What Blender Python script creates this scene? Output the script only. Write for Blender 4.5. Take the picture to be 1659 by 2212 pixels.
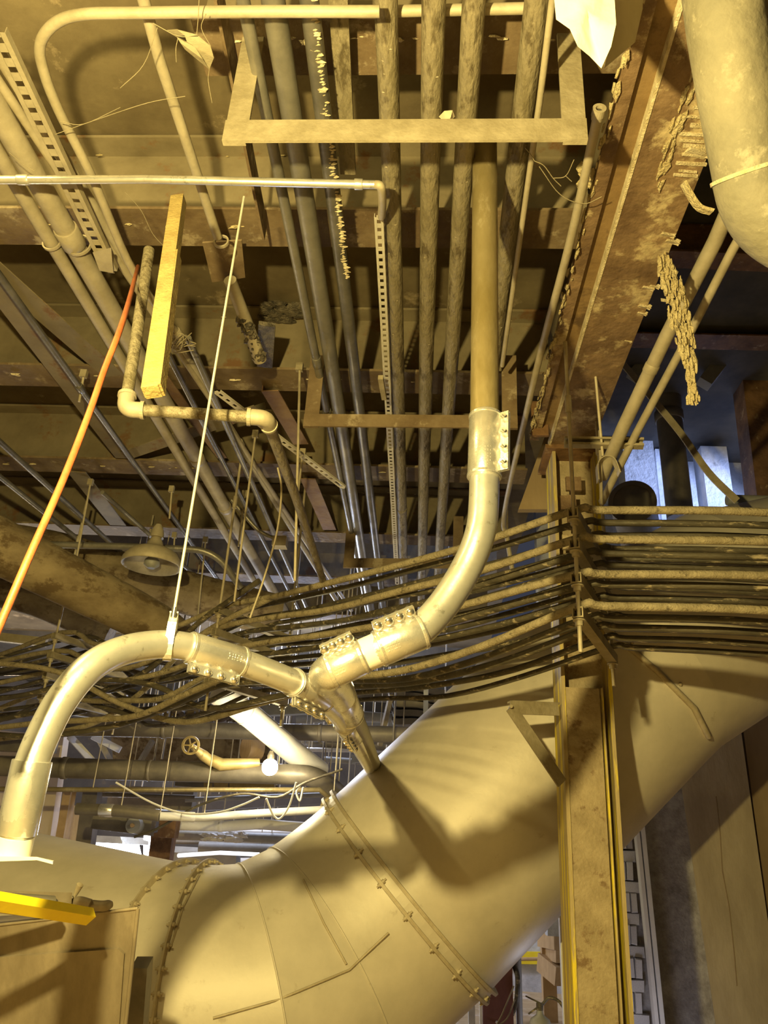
import bpy, math, random
from mathutils import Vector as V, Matrix
random.seed(7)
for o in list(bpy.data.objects): bpy.data.objects.remove(o)
SC = bpy.context.scene; COL = SC.collection
# ------------------------------------------------------------------ camera
EYE = V((0, 0, 1.6)); F = 1700.0
TH, YW, RO = math.radians(24), math.radians(4), math.radians(3.3)
cf = V((-math.sin(YW)*math.cos(TH), math.cos(YW)*math.cos(TH), math.sin(TH)))
r0 = cf.cross(V((0, 0, 1))).normalized(); u0 = r0.cross(cf)
cr = math.cos(RO)*r0 + math.sin(RO)*u0; cu = -math.sin(RO)*r0 + math.cos(RO)*u0
cd = bpy.data.cameras.new('camera'); cam = bpy.data.objects.new('camera', cd); COL.objects.link(cam)
m3 = Matrix((cr, cu, -cf)).transposed(); cam.matrix_world = Matrix.Translation(EYE) @ m3.to_4x4()
cd.sensor_fit = 'VERTICAL'; cd.sensor_height = 36; cd.lens = F/2212*36; cd.clip_start = 0.05; cd.clip_end = 200
SC.camera = cam
def ray(px, py): return cf + (px-829.5)/F*cr + (1106-py)/F*cu
def W(px, py, d): return EYE + ray(px, py)*d              # point at depth d
def WZ(px, py, z): q = ray(px, py); return EYE + q*(z/q.z)   # on the level z above the eye
def WY(px, py, y): q = ray(px, py); return EYE + q*(y/q.y)   # on the vertical plane y
def depth(p): return (p-EYE).dot(cf)
# ------------------------------------------------------------------ world, lamps, exposure
wd = bpy.data.worlds.new('world'); SC.world = wd; wd.use_nodes = True
wd.node_tree.nodes['Background'].inputs[0].default_value = (0.62, 0.68, 1.0, 1)
wd.node_tree.nodes['Background'].inputs[1].default_value = 0.06
SC.view_settings.view_transform = 'Standard'; SC.view_settings.look = 'None'
SC.view_settings.gamma = 1; SC.view_settings.exposure = 0.0; SC.view_settings.use_curve_mapping = False
def lamp(name, p, col, e, size=0.05, kind='POINT', aim=None, sx=1, sy=1):
    l = bpy.data.lights.new(name, kind); l.color = col; l.energy = e
    if kind == 'POINT': l.shadow_soft_size = size
    if kind == 'AREA': l.shape = 'RECTANGLE'; l.size = sx; l.size_y = sy
    o = bpy.data.objects.new(name, l); COL.objects.link(o); o.location = p
    if aim is not None: o.rotation_euler = (V(aim)-V(p)).to_track_quat('-Z', 'Y').to_euler()
    return o
YEL = (1.0, 0.79, 0.28)
lamp('work_lamp', (-0.689, 0.343, 2.542), YEL, 800, 0.04)
lamp('corner_fill_left', (-2.25, 1.4, 4.5), YEL, 120, 0.08)  # added out-of-view fill, brightens the top-left ceiling
lamp('far_work_lamp', W(583, 1640, 6.95), (1.0, 0.85, 0.5), 50, 0.06)
lamp('doorway_daylight', W(262, 1850, 14.6), (0.70, 0.80, 1.0), 260, kind='AREA', aim=(-1.5, 6, 3.5), sx=1.2, sy=.8)
lamp('bay_fill', (-2.2, 11.4, 4.3), (0.66, 0.74, 1.0), 420, 0.3)  # added bluish fill for the far bay, not a real fixture
lamp('bay_fill_left', (-6.0, 11.0, 3.0), (1.0, 0.82, 0.55), 380, 0.3)  # added warm fill to lift the left wall panel
lamp('pit_fill', (2.6, 12.2, 2.6), (0.86, 0.85, 1.0), 110, 0.3)  # added cool fill for the room between duct and column
sl = lamp('shaft_daylight', (5.6, 7.5, 5.0), (0.42, 0.55, 1.0), 1900, 0.3, 'SPOT', (2.6, 9.2, 5.0)); sl.data.spot_size = math.radians(62); sl.data.spot_blend = .5; sl.data.shadow_soft_size = .2
lamp('brick_daylight', (1.6, 7.3, 0.2), (0.80, 0.82, 1.0), 9, 0.15)
# ------------------------------------------------------------------ materials
def hexc(c): return (c[0], c[1], c[2], 1)
def mat(name, c1, c2, rough=0.7, metal=0.0, scale=6.0, bump=0.15, lo=0.35, hi=0.65, c3=None, s3=2.0, t3=0.6, stretch=(1, 1, 1), emit=0, rvar=0.1):
    m = bpy.data.materials.new(name); m.use_nodes = True; nt = m.node_tree; N = nt.nodes; L = nt.links
    b = N['Principled BSDF']; tc = N.new('ShaderNodeTexCoord'); mp = N.new('ShaderNodeMapping')
    L.new(tc.outputs['Object'], mp.inputs[0]); mp.inputs['Scale'].default_value = stretch
    n = N.new('ShaderNodeTexNoise'); n.inputs['Scale'].default_value = scale; n.inputs['Detail'].default_value = 8; n.inputs['Roughness'].default_value = 0.65
    L.new(mp.outputs[0], n.inputs['Vector'])
    r = N.new('ShaderNodeValToRGB'); r.color_ramp.elements[0].position = lo; r.color_ramp.elements[1].position = hi
    r.color_ramp.elements[0].color = hexc(c1); r.color_ramp.elements[1].color = hexc(c2); L.new(n.outputs['Fac'], r.inputs[0])
    out = r.outputs[0]
    if c3:
        n2 = N.new('ShaderNodeTexNoise'); n2.inputs['Scale'].default_value = s3; n2.inputs['Detail'].default_value = 10; n2.inputs['Roughness'].default_value = 0.7
        L.new(mp.outputs[0], n2.inputs['Vector'])
        r2 = N.new('ShaderNodeValToRGB'); r2.color_ramp.elements[0].position = t3-0.04; r2.color_ramp.elements[1].position = t3+0.04
        L.new(n2.outputs['Fac'], r2.inputs[0])
        mx = N.new('ShaderNodeMixRGB'); L.new(r2.outputs[0], mx.inputs[0]); L.new(out, mx.inputs[1]); mx.inputs[2].default_value = hexc(c3); out = mx.outputs[0]
    L.new(out, b.inputs['Base Color']); b.inputs['Roughness'].default_value = rough; b.inputs['Metallic'].default_value = metal
    rr = N.new('ShaderNodeMapRange'); rr.inputs['To Min'].default_value = max(0, rough-rvar); rr.inputs['To Max'].default_value = min(1, rough+rvar)
    L.new(n.outputs['Fac'], rr.inputs['Value']); L.new(rr.outputs[0], b.inputs['Roughness'])
    if bump:
        n3 = N.new('ShaderNodeTexNoise'); n3.inputs['Scale'].default_value = scale*6; n3.inputs['Detail'].default_value = 6
        L.new(mp.outputs[0], n3.inputs['Vector'])
        bp = N.new('ShaderNodeBump'); bp.inputs['Strength'].default_value = bump; bp.inputs['Distance'].default_value = 0.02
        L.new(n3.outputs['Fac'], bp.inputs['Height']); L.new(bp.outputs[0], b.inputs['Normal'])
    if emit:
        b.inputs['Emission Color'].default_value = hexc(c2); b.inputs['Emission Strength'].default_value = emit
    return m
K = {}
K['duct'] = mat('dusty_duct_metal', (.56, .51, .42), (.66, .60, .50), .46, .08, 3, .06, c3=(.50, .44, .35), s3=7, t3=.66)
K['duct_patch'] = mat('mottled_patch_metal', (.36, .32, .26), (.52, .47, .40), .55, .2, 14, .2)
K['flange'] = mat('dusty_flange_metal', (.42, .35, .24), (.56, .49, .36), .6, .2, 8, .2)
K['galv'] = mat('galvanized_conduit', (.74, .73, .71), (.85, .84, .82), .31, .78, 9, .03, c3=(.5, .49, .46), s3=22, t3=.62)
K['galv_c'] = mat('galvanized_coupling', (.70, .69, .67), (.84, .83, .81), .26, .82, 14, .04)
K['bolt'] = mat('zinc_bolt', (.75, .74, .72), (.9, .89, .87), .2, .95, 20, .0)
K['pvc'] = mat('cream_coated_conduit', (.72, .68, .60), (.80, .76, .68), .5, .0, 6, .03)
K['ceil'] = mat('sooty_ceiling_plaster', (.085, .062, .033), (.16, .125, .072), .9, 0, 1.6, .25, c3=(.28, .22, .14), s3=2.2, t3=.63)
K['beam'] = mat('dusty_painted_beam', (.145, .115, .07), (.225, .185, .12), .8, .0, 2.5, .15, c3=(.17, .09, .04), s3=3.2, t3=.6)
K['flangeB'] = mat('rusty_beam_flange', (.11, .07, .036), (.21, .155, .095), .75, .1, 3.5, .25, c3=(.32, .26, .18), s3=5, t3=.60)
K['rust'] = mat('dark_rusted_steel', (.10, .05, .022), (.24, .13, .06), .7, .1, 5, .35, c3=(.38, .27, .15), s3=6, t3=.62)
K['brace'] = mat('brown_primed_brace', (.16, .085, .045), (.27, .18, .10), .75, .1, 4, .2)
K['pipe'] = mat('dusty_steel_pipe', (.20, .187, .165), (.30, .28, .245), .40, .55, 5, .12)
K['pipe_d'] = mat('dark_steel_pipe', (.15, .14, .13), (.25, .235, .21), .38, .65, 6, .12)
K['pipe_s'] = mat('stained_steel_pipe', (.18, .15, .09), (.35, .305, .22), .55, .3, 9, .6, c3=(.12, .095, .055), s3=9, t3=.55, stretch=(1, .35, 1))
K['pipe_y'] = mat('tarnished_steel_pipe', (.23, .18, .08), (.34, .28, .16), .42, .5, 6, .15, c3=(.40, .34, .22), s3=12, t3=.62, stretch=(1, 1, .4))
K['pipe_t'] = mat('tan_dusty_conduit', (.33, .285, .205), (.44, .385, .29), .6, .2, 7, .12)
K['crust'] = mat('crusty_scale', (.42, .34, .20), (.66, .58, .42), .9, 0, 20, .5)
K['blackcrust'] = mat('black_tar_crust', (.03, .025, .02), (.18, .15, .11), .6, 0, 18, .8)
K['cable'] = mat('black_cable_jacket', (.045, .038, .028), (.10, .085, .06), .5, 0, 12, .25, c3=(.34, .28, .19), s3=26, t3=.60, stretch=(.25, 1, 1))
K['cable_t'] = mat('dust_coated_cable_jacket', (.20, .165, .105), (.33, .28, .19), .8, 0, 16, .5, c3=(.11, .09, .06), s3=22, t3=.60)
K['rod'] = mat('threaded_rod_steel', (.36, .31, .22), (.50, .44, .33), .6, .2, 10, .1)
K['rod_w'] = mat('bright_threaded_rod', (.68, .66, .60), (.8, .78, .72), .35, .5, 30, .1)
K['strut'] = mat('dusty_strut_channel', (.25, .21, .135), (.37, .32, .23), .7, .2, 8, .2)
K['strut_l'] = mat('light_slotted_strut', (.52, .49, .43), (.66, .62, .55), .55, .3, 8, .1)
K['yel'] = mat('mustard_painted_bar', (.22, .16, .055), (.31, .23, .085), .7, 0, 14, .35, c3=(.24, .15, .05), s3=18, t3=.66)
K['safety'] = mat('safety_yellow_paint', (.82, .62, .02), (.92, .74, .03), .45, 0, 5, .05, c3=(.18, .10, .02), s3=20, t3=.70)
K['orange'] = mat('orange_cable_jacket', (.30, .07, .022), (.38, .11, .035), .5, 0, 10, .1)
K['girder'] = mat('rusted_girder_steel', (.11, .065, .035), (.27, .18, .105), .65, .1, 3.5, .5, c3=(.46, .37, .23), s3=4.5, t3=.57)
K['girder_w'] = mat('rusted_girder_web', (.17, .105, .045), (.27, .18, .085), .7, .1, 3, .3, c3=(.10, .06, .03), s3=3, t3=.56)
K['fire'] = mat('yellowed_fireproofing', (.38, .30, .16), (.54, .46, .28), .95, 0, 14, .8)
K['paper'] = mat('torn_white_sheet', (.74, .70, .56), (.84, .80, .68), .8, 0, 3, .2)
K['paper_b'] = mat('dusty_sheet_back', (.42, .35, .22), (.52, .45, .30), .9, 0, 3, .2)
K['col'] = mat('dusty_column_steel', (.30, .235, .14), (.42, .34, .22), .7, .1, 9, .3, c3=(.20, .13, .07), s3=8, t3=.6)
K['col_f'] = mat('yellow_edged_column_flange', (.36, .28, .14), (.46, .37, .20), .65, .1, 8, .3, c3=(.82, .66, .03), s3=2.4, t3=.545, stretch=(6, 6, .5))
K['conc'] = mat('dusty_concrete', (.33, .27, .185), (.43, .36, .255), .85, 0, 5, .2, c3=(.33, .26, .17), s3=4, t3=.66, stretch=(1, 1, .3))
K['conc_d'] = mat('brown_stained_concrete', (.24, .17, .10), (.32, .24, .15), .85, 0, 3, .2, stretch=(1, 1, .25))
K['conc_b'] = mat('pale_grey_concrete', (.42, .43, .45), (.62, .63, .66), .9, 0, 4, .4, c3=(.2, .2, .21), s3=3, t3=.66)
K['brick'] = mat('whitewashed_brick', (.58, .56, .56), (.74, .72, .72), .9, 0, 14, .5, c3=(.34, .29, .26), s3=22, t3=.68)
K['mortar'] = mat('dark_wall_void', (.10, .08, .065), (.17, .13, .10), .95, 0, 8, .3)
K['mortar_l'] = mat('whitewashed_mortar', (.22, .20, .19), (.42, .40, .39), .95, 0, 8, .4)
K['white'] = mat('white_painted_metal', (.72, .71, .70), (.82, .81, .80), .5, 0, 5, .03)
K['floor'] = mat('sandy_floor', (.34, .24, .12), (.50, .38, .22), .9, 0, 2, .2, c3=(.6, .52, .44), s3=1.5, t3=.6)
K['dark'] = mat('dark_void_wall', (.05, .045, .04), (.10, .09, .075), .9, 0, 2, .1)
K['hallwall'] = mat('far_hall_wall', (.12, .11, .11), (.20, .18, .17), .9, 0, 1.2, .1, c3=(.30, .24, .16), s3=1.4, t3=.6)
K['wallpan'] = mat('peach_wall_panel', (.60, .50, .40), (.70, .60, .48), .8, 0, 3, .05)
K['maroon'] = mat('maroon_column_paint', (.13, .045, .04), (.19, .07, .06), .5, 0, 5, .1)
K['insul'] = mat('brown_pipe_insulation', (.13, .095, .055), (.24, .19, .12), .9, 0, 3, .35, c3=(.09, .06, .03), s3=4, t3=.55, stretch=(1, 1, 1.5))
K['insul_l'] = mat('grey_insulated_pipe', (.17, .155, .115), (.26, .235, .175), .75, .05, 5, .3, c3=(.33, .30, .23), s3=9, t3=.60)
K['insul_w'] = mat('white_pipe_jacket', (.62, .60, .56), (.75, .73, .70), .6, 0, 4, .1)
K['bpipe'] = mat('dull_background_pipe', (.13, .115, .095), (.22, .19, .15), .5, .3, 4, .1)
K['web'] = mat('dusty_cobweb', (.24, .205, .135), (.33, .28, .19), .95, 0, 10, .2)
K['box'] = mat('brown_hopper_metal', (.19, .155, .11), (.28, .235, .175), .6, .15, 4, .08, c3=(.30, .25, .18), s3=2, t3=.6, stretch=(2, 2, .3))
K['glow'] = mat('daylight_glow', (.8, .88, 1), (.8, .88, 1), .5, 0, 1, 0, emit=9)
K['bulb'] = mat('hot_bulb_glow', (1, .9, .6), (1, .88, .55), .5, 0, 1, 0, emit=60)
K['tube_glow'] = mat('lit_lamp_tube', (.9, .93, 1), (.9, .93, 1), .5, 0, 1, 0, emit=1.2)
K['red'] = mat('red_sign_plastic', (.7, .12, .08), (.8, .16, .1), .5, 0, 4, 0, emit=0)
K['brass'] = mat('dull_brass', (.48, .36, .14), (.62, .50, .24), .5, .5, 8, .1)
K['wood'] = mat('pale_timber', (.42, .28, .13), (.55, .38, .2), .8, 0, 5, .1, stretch=(1, 5, 1))
K['grey'] = mat('grey_painted_steel', (.26, .26, .25), (.36, .36, .35), .6, .2, 5, .1)
# ------------------------------------------------------------------ mesh building
class MB:
    def __init__(s): s.v = []; s.f = []; s.sm = []
    def add(s, vs, fs, smooth=False):
        b = len(s.v); s.v += [V(x) for x in vs]; s.f += [tuple(b+i for i in q) for q in fs]; s.sm += [smooth]*len(fs); return s
    def hexa(s, a, b):      # two quads (lists of 4), joined
        vs = list(a)+list(b); return s.add(vs, [(3, 2, 1, 0), (4, 5, 6, 7), (0, 1, 5, 4), (1, 2, 6, 5), (2, 3, 7, 6), (3, 0, 4, 7)])
    def box(s, c, ax, ay, az):   # half axes
        c = V(c); a = [c-ax-ay-az, c+ax-ay-az, c+ax+ay-az, c-ax+ay-az]; return s.hexa(a, [p+2*az for p in a])
    def bx(s, x0, x1, y0, y1, z0, z1):
        return s.box(((x0+x1)/2, (y0+y1)/2, (z0+z1)/2), V((abs(x1-x0)/2, 0, 0)), V((0, abs(y1-y0)/2, 0)), V((0, 0, abs(z1-z0)/2)))
    def bar(s, p, q, w, h, up=V((0, 0, 1))):      # rectangular bar, w across, h along up
        p, q = V(p), V(q); t = (q-p).normalized(); a = t.cross(up)
        a = a.normalized() if a.length > 1e-4 else V((1, 0, 0)); b = a.cross(t).normalized()
        return s.box((p+q)/2, a*w/2, b*h/2, (q-p)/2)
    def prism(s, prof, p, q, up=V((0, 0, 1))):    # closed 2-D outline (side, up) swept straight
        p, q = V(p), V(q); t = (q-p).normalized(); a = t.cross(up).normalized(); b = a.cross(t).normalized(); n = len(prof)
        vs = [p+a*x+b*y for x, y in prof]+[q+a*x+b*y for x, y in prof]
        return s.add(vs, [tuple(range(n-1, -1, -1)), tuple(range(n, 2*n))]+[(i, (i+1) % n, n+(i+1) % n, n+i) for i in range(n)])
    def tube(s, pts, r, n=16, cap=True, mitre=False, wob=0):
        pts = [V(p) for p in pts]; m = len(pts); rs = r if isinstance(r, (list, tuple)) else [r]*m
        tan = []
        for i in range(m):
            a = (pts[i]-pts[i-1]).normalized() if i > 0 else None
            b = (pts[i+1]-pts[i]).normalized() if i < m-1 else None
            tan.append(((a or b)+(b or a)).normalized())
        up = V((0, 0, 1)) if abs(tan[0].z) < .9 else V((0, 1, 0)); a = tan[0].cross(up).normalized(); vs = []
        for i in range(m):
            a = (a-tan[i]*a.dot(tan[i])).normalized(); b = tan[i].cross(a)
            k = 1.0; md = None
            if mitre and 0 < i < m-1:
                e = (pts[i+1]-pts[i]).normalized(); c = tan[i].dot(e); k = 1/max(c, .3); md = (e-tan[i]*c)
                md = md.normalized() if md.length > 1e-5 else None
            for j in range(n):
                th = 2*math.pi*j/n; o = (a*math.cos(th)+b*math.sin(th))*rs[i]*(1+wob*random.uniform(-1, 1))
                if md is not None: o = o+md*(o.dot(md))*(k-1)
                vs.append(pts[i]+o)
        fs = [(i*n+j, i*n+(j+1) % n, (i+1)*n+(j+1) % n, (i+1)*n+j) for i in range(m-1) for j in range(n)]
        s.add(vs, fs, True)
        if cap:
            s.add(vs[:n], [tuple(range(n-1, -1, -1))]); s.add(vs[-n:], [tuple(range(n))])
        return s
    def ring(s, c, ax, ro, ri, t, n=32):          # flat annulus of thickness t about axis
        ax = V(ax).normalized(); up = V((0, 0, 1)) if abs(ax.z) < .9 else V((0, 1, 0)); a = ax.cross(up).normalized(); b = ax.cross(a); c = V(c); vs = []
        for (rr, tt) in ((ro, -t/2), (ro, t/2), (ri, t/2), (ri, -t/2)):
            vs += [c+ax*tt+(a*math.cos(2*math.pi*j/n)+b*math.sin(2*math.pi*j/n))*rr for j in range(n)]
        return s.add(vs, [(k*n+j, k*n+(j+1) % n, ((k+1) % 4)*n+(j+1) % n, ((k+1) % 4)*n+j) for k in range(4) for j in range(n)])
    def lump(s, c, r, jit=.25, n=6, m=4, sc=(1, 1, 1)):
        c = V(c); vs = [c+V((0, 0, r*sc[2]))]
        for i in range(1, m):
            for j in range(n):
                ph = math.pi*i/m; th = 2*math.pi*j/n; q = r*(1+random.uniform(-jit, jit))
                vs.append(c+V((math.sin(ph)*math.cos(th)*q*sc[0], math.sin(ph)*math.sin(th)*q*sc[1], math.cos(ph)*q*sc[2])))
        vs.append(c-V((0, 0, r*sc[2]))); e = len(vs)-1
        fs = [(0, 1+j, 1+(j+1) % n) for j in range(n)]
        for i in range(m-2): fs += [(1+i*n+j, 1+(i+1)*n+j, 1+(i+1)*n+(j+1) % n, 1+i*n+(j+1) % n) for j in range(n)]
        fs += [(e, 1+(m-2)*n+(j+1) % n, 1+(m-2)*n+j) for j in range(n)]
        return s.add(vs, fs, jit < .1)
    def lathe(s, p, ax, prof, n=20, smooth=True):
        ax = V(ax).normalized(); pts = [V(p)+ax*t for t, r in prof]
        up = V((0, 0, 1)) if abs(ax.z) < .9 else V((0, 1, 0)); a = ax.cross(up).normalized(); b = ax.cross(a); vs = []
        for (t, r), c in zip(prof, pts):
            vs += [c+(a*math.cos(2*math.pi*j/n)+b*math.sin(2*math.pi*j/n))*max(r, 1e-4) for j in range(n)]
        m = len(prof)
        s.add(vs, [(i*n+j, (i+1)*n+j, (i+1)*n+(j+1) % n, i*n+(j+1) % n) for i in range(m-1) for j in range(n)], smooth)
        s.add(vs[:n], [tuple(range(n))]); s.add(vs[-n:], [tuple(range(n-1, -1, -1))]); return s
ORG = {}
def tag(o, label=None, cat=None, group=None, kind=None):
    if label: o['label'] = label
    if cat: o['category'] = cat
    if group: o['group'] = group
    if kind: o['kind'] = kind
    return o
def build(m, name, mt, parent=None, label=None, cat=None, group=None, kind=None):
    if parent is not None: org = ORG[parent.name]
    else:
        lo = V([min(v[i] for v in m.v) for i in range(3)]); hi = V([max(v[i] for v in m.v) for i in range(3)]); org = V(((lo.x+hi.x)/2, (lo.y+hi.y)/2, lo.z))
    me = bpy.data.meshes.new(name); me.from_pydata([tuple(v-org) for v in m.v], [], m.f)
    me.polygons.foreach_set('use_smooth', m.sm); me.materials.append(K[mt]); me.update()
    o = bpy.data.objects.new(name, me); COL.objects.link(o)
    if parent is not None: o.parent = parent
    else: o.location = org
    ORG[o.name] = org
    return tag(o, label, cat, group, kind)
def thing(name, label, cat, loc, group=None):
    o = bpy.data.objects.new(name, None); COL.objects.link(o); o.location = loc; o.empty_display_size = .1; ORG[o.name] = V(loc); return tag(o, label, cat, group)
def crom(pts, k=6):
    pts = [V(p) for p in pts]; out = []
    for i in range(len(pts)-1):
        p0 = pts[max(i-1, 0)]; p1 = pts[i]; p2 = pts[i+1]; p3 = pts[min(i+2, len(pts)-1)]
        if i == 0: p0 = p1*2-p2
        if i+2 >= len(pts): p3 = p2*2-p1
        for j in range(k):
            t = j/k; out.append(.5*((2*p1)+(p2-p0)*t+(2*p0-5*p1+4*p2-p3)*t*t+(3*p1-p0-3*p2+p3)*t*t*t))
    return out+[pts[-1]]
def fillet(pts, rad, k=8):          # straight legs with rounded corners
    pts = [V(p) for p in pts]; out = [pts[0]]
    for i in range(1, len(pts)-1):
        a = (pts[i-1]-pts[i]); b = (pts[i+1]-pts[i]); r = min(rad, a.length*.49, b.length*.49); p = pts[i]+a.normalized()*r; q = pts[i]+b.normalized()*r
        for j in range(k+1):
            t = j/k; out.append(p*(1-t)**2+pts[i]*2*t*(1-t)+q*t*t)
    return out+[pts[-1]]
def pipe(name, label, pts, r, mt='pipe', n=16, group=None, cat='pipe', smooth=0, couplings=(), cmat=None):
    p = crom(pts, 8) if smooth else pts
    if smooth and isinstance(r, (list, tuple)): r = [r[min(i//8, len(r)-2)]*(1-(i/8-min(i//8, len(r)-2)))+r[min(i//8, len(r)-2)+1]*(i/8-min(i//8, len(r)-2)) for i in range(len(p))]
    o = build(MB().tube(p, r, n), name, mt, None, label, cat, group)
    for i, (t, L, k) in enumerate(couplings):      # collars at fraction t of the straight length
        tot = [0]
        for a, b in zip(p, p[1:]): tot.append(tot[-1]+(b-a).length)
        d = t*tot[-1]; j = max(i2 for i2 in range(len(tot)-1) if tot[i2] <= d); dr = (p[j+1]-p[j]).normalized(); c = p[j]+dr*(d-tot[j])
        rr = r if not isinstance(r, (list, tuple)) else r[j]
        build(MB().tube([c-dr*L/2, c-dr*L/2+dr*.004, c+dr*L/2-dr*.004, c+dr*L/2], [rr*k*.95, rr*k, rr*k, rr*k*.95], n), 'coupling', cmat or mt, o)
    return o
def scale_strip(o, p, q, r, n, size, mt='crust', down=V((0, -.5, -.85))):
    m = MB(); p, q = V(p), V(q); d = down.normalized()
    for i in range(n):
        t = (i+random.uniform(-.3, .3))/n; c = p.lerp(q, t)+d*r*random.uniform(.9, 1.05)+V((random.uniform(-1, 1)*r*.35, 0, 0))
        m.lump(c, size*random.uniform(.4, .9), .4, 5, 3, (1.4, .5, .4))
    build(m, 'scale_crust', mt, o, 'crusty flaking scale', None, None, 'stuff')

ZC = 2.75
# ------------------------------------------------------------------ big structure
def struct(m, name, mt, parent=None): return build(m, name, mt, parent, kind='structure')
struct(MB().bx(-9, 9, -3, 22, -.2, 0), 'floor', 'floor')
struct(MB().bx(-9, 1.0, -1.5, 13.5, 5.08, 5.3), 'ceiling', 'ceil')
struct(MB().bx(1.0, 5.5, -1.5, 12.0, 6.6, 6.8), 'ceiling', 'dark')
struct(MB().bx(-9, 9, 20, 20.3, 0, 7), 'wall_back', 'hallwall')
struct(MB().bx(-9.3, -9, -3, 22, 0, 7), 'wall_left', 'hallwall')
struct(MB().bx(-9, 9, -3.3, -3, 0, 7), 'wall_front', 'dark')
struct(MB().bx(9, 9.3, -3, 22, 0, 7), 'wall_right', 'dark')
struct(MB().bx(-9, 9, 13.5, 20, 4.9, 5.1), 'ceiling', 'dark')

def ibeam(p, q, w, h, tf=.018, tw=.012, flange='flangeB', webm='beam', label='', name='cross_beam', cat='beam', group=None):
    p, q = V(p), V(q)            # p, q lie on the underside
    o = thing(name, label, cat, p, group); t = (q-p).normalized(); a = t.cross(V((0, 0, 1))).normalized(); z = V((0, 0, 1))
    m = MB().box((p+q)/2+z*(tf/2), a*w/2, z*tf/2, (q-p)/2); b = build(m, 'bottom_flange', flange, o)
    build(MB().box((p+q)/2+z*(h/2), a*tw/2, z*(h/2-tf), (q-p)/2), 'web', webm, o)
    build(MB().box((p+q)/2+z*(h-tf/2), a*w/2, z*tf/2, (q-p)/2), 'top_flange', webm, o)
    return o
BL = ['nearest rusty ceiling beam, right half above the upper pipe trapeze', 'first full-width ceiling beam, behind the bright horizontal conduit', 'second full-width ceiling beam, level with the mustard bar end',
      'third full-width ceiling beam, above the slotted strut end', 'fourth full-width ceiling beam, above the domed lamp', 'fifth ceiling beam, just above the left cable racks', 'sixth ceiling beam in the dim far bay']
YB = [2.08, 3.07, 4.47, 5.83, 7.28, 8.62, 10.1]
for i, y in enumerate(YB):
    x0 = -1.0 if i == 0 else -8.5
    o = ibeam((x0, y, 1.6+2.95), (0.74, y, 1.6+2.95), .26, .52, label=BL[i], group='cross beams under the ceiling')
    m = MB()
    for k in range(60 if i < 4 else 12):
        m.lump((random.uniform(x0 if i == 0 else -4, .7), y-.02+random.uniform(-.02, .01), 1.6+2.95+random.choice((.0, .5, .02))+random.uniform(-.015, .02)), random.uniform(.005, .017), .4, 5, 3, (2.2, .6, .6))
    build(m, 'rust_crust', 'fire' if i % 2 else 'crust', o, None, None, None, 'stuff')
# clips and bolts hanging under the beams
for i, (px, py, L) in enumerate([(350, 448, 34), (440, 446, 26), (515, 440, 34), (720, 1000, 24)]):
    pass
# main girder
g = thing('girder', 'massive rusted steel girder running into the column top', 'girder', (.9, 3, 4.2))
gx0, gx1, gz = .77, 1.05, 1.6+2.65
build(MB().bx(gx0, gx1, .6, 4.78, gz, gz+.03), 'bottom_flange', 'girder', g)
build(MB().bx(.90, .925, .6, 4.78, gz+.03, gz+.62), 'web', 'girder_w', g)
build(MB().bx(.63, .69, .6, 4.7, gz+.01, gz+.03), 'side_flange', 'girder', g); build(MB().bx(.69, .77, .6, 4.7, gz+.04, gz+.06), 'side_web', 'girder_w', g, 'orange-brown recessed web strip'); build(MB().bx(.764, .776, .6, 4.78, gz-.004, gz+.05), 'flange_lip', 'crust', g)
build(MB().bx(gx0, gx1, .6, 4.78, gz+.62, gz+.65), 'top_flange', 'girder', g)
# thick edge lip of fireproofing
m = MB()
for i in range(150):
    y = random.uniform(1.5, 4.7); m.lump((gx0-.14+random.uniform(-.015, .012), y, gz+random.uniform(-.015, .03)), random.uniform(.005, .018), .4, 5, 3, (.6, 2.4, .6))
for i in range(110):
    y = random.uniform(1.3, 2.5); m.lump((.905+random.uniform(-.02, .02)+.02*math.sin(y*5), y, gz-.004), random.uniform(.006, .018), .4, 5, 3, (.6, 2.4, .5))
build(m, 'fireproofing_remnant', 'fire', g, 'yellow crumbling fireproofing', None, None, 'stuff')
m = MB()
for i in range(26):
    y = 1.55+i*.036+random.uniform(-.01, .01); m.box((.98+random.uniform(-.02, .02), y, gz-.004), V((random.uniform(.03, .065), .004, 0)), V((0, random.uniform(.003, .008), 0)), V((0, 0, .004)))
build(m, 'flaking_ridge', 'crust', g, 'pale flaking ridges', None, None, 'stuff')
for (px, py, s) in [(1505, 325, .045), (1440, 505, .03), (1450, 520, .03), (1398, 620, .028), (1412, 617, .024), (1390, 660, .03), (1385, 675, .024), (1355, 735, .02), (1440, 650, .022)]:
    p = WZ(px, py, 2.66); mm = MB().box(p, V((s, s*.3, 0)), V((-s*.2, s*.5, .01)), V((0, .0, s*.45))); mm.box(p+V((s*.9, 0, -s*.3)), V((s*.3, 0, -s*.2)), V((0, s*.4, 0)), V((.004, 0, .006)))
    build(mm, 'flange_clip', 'crust', g)
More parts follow.
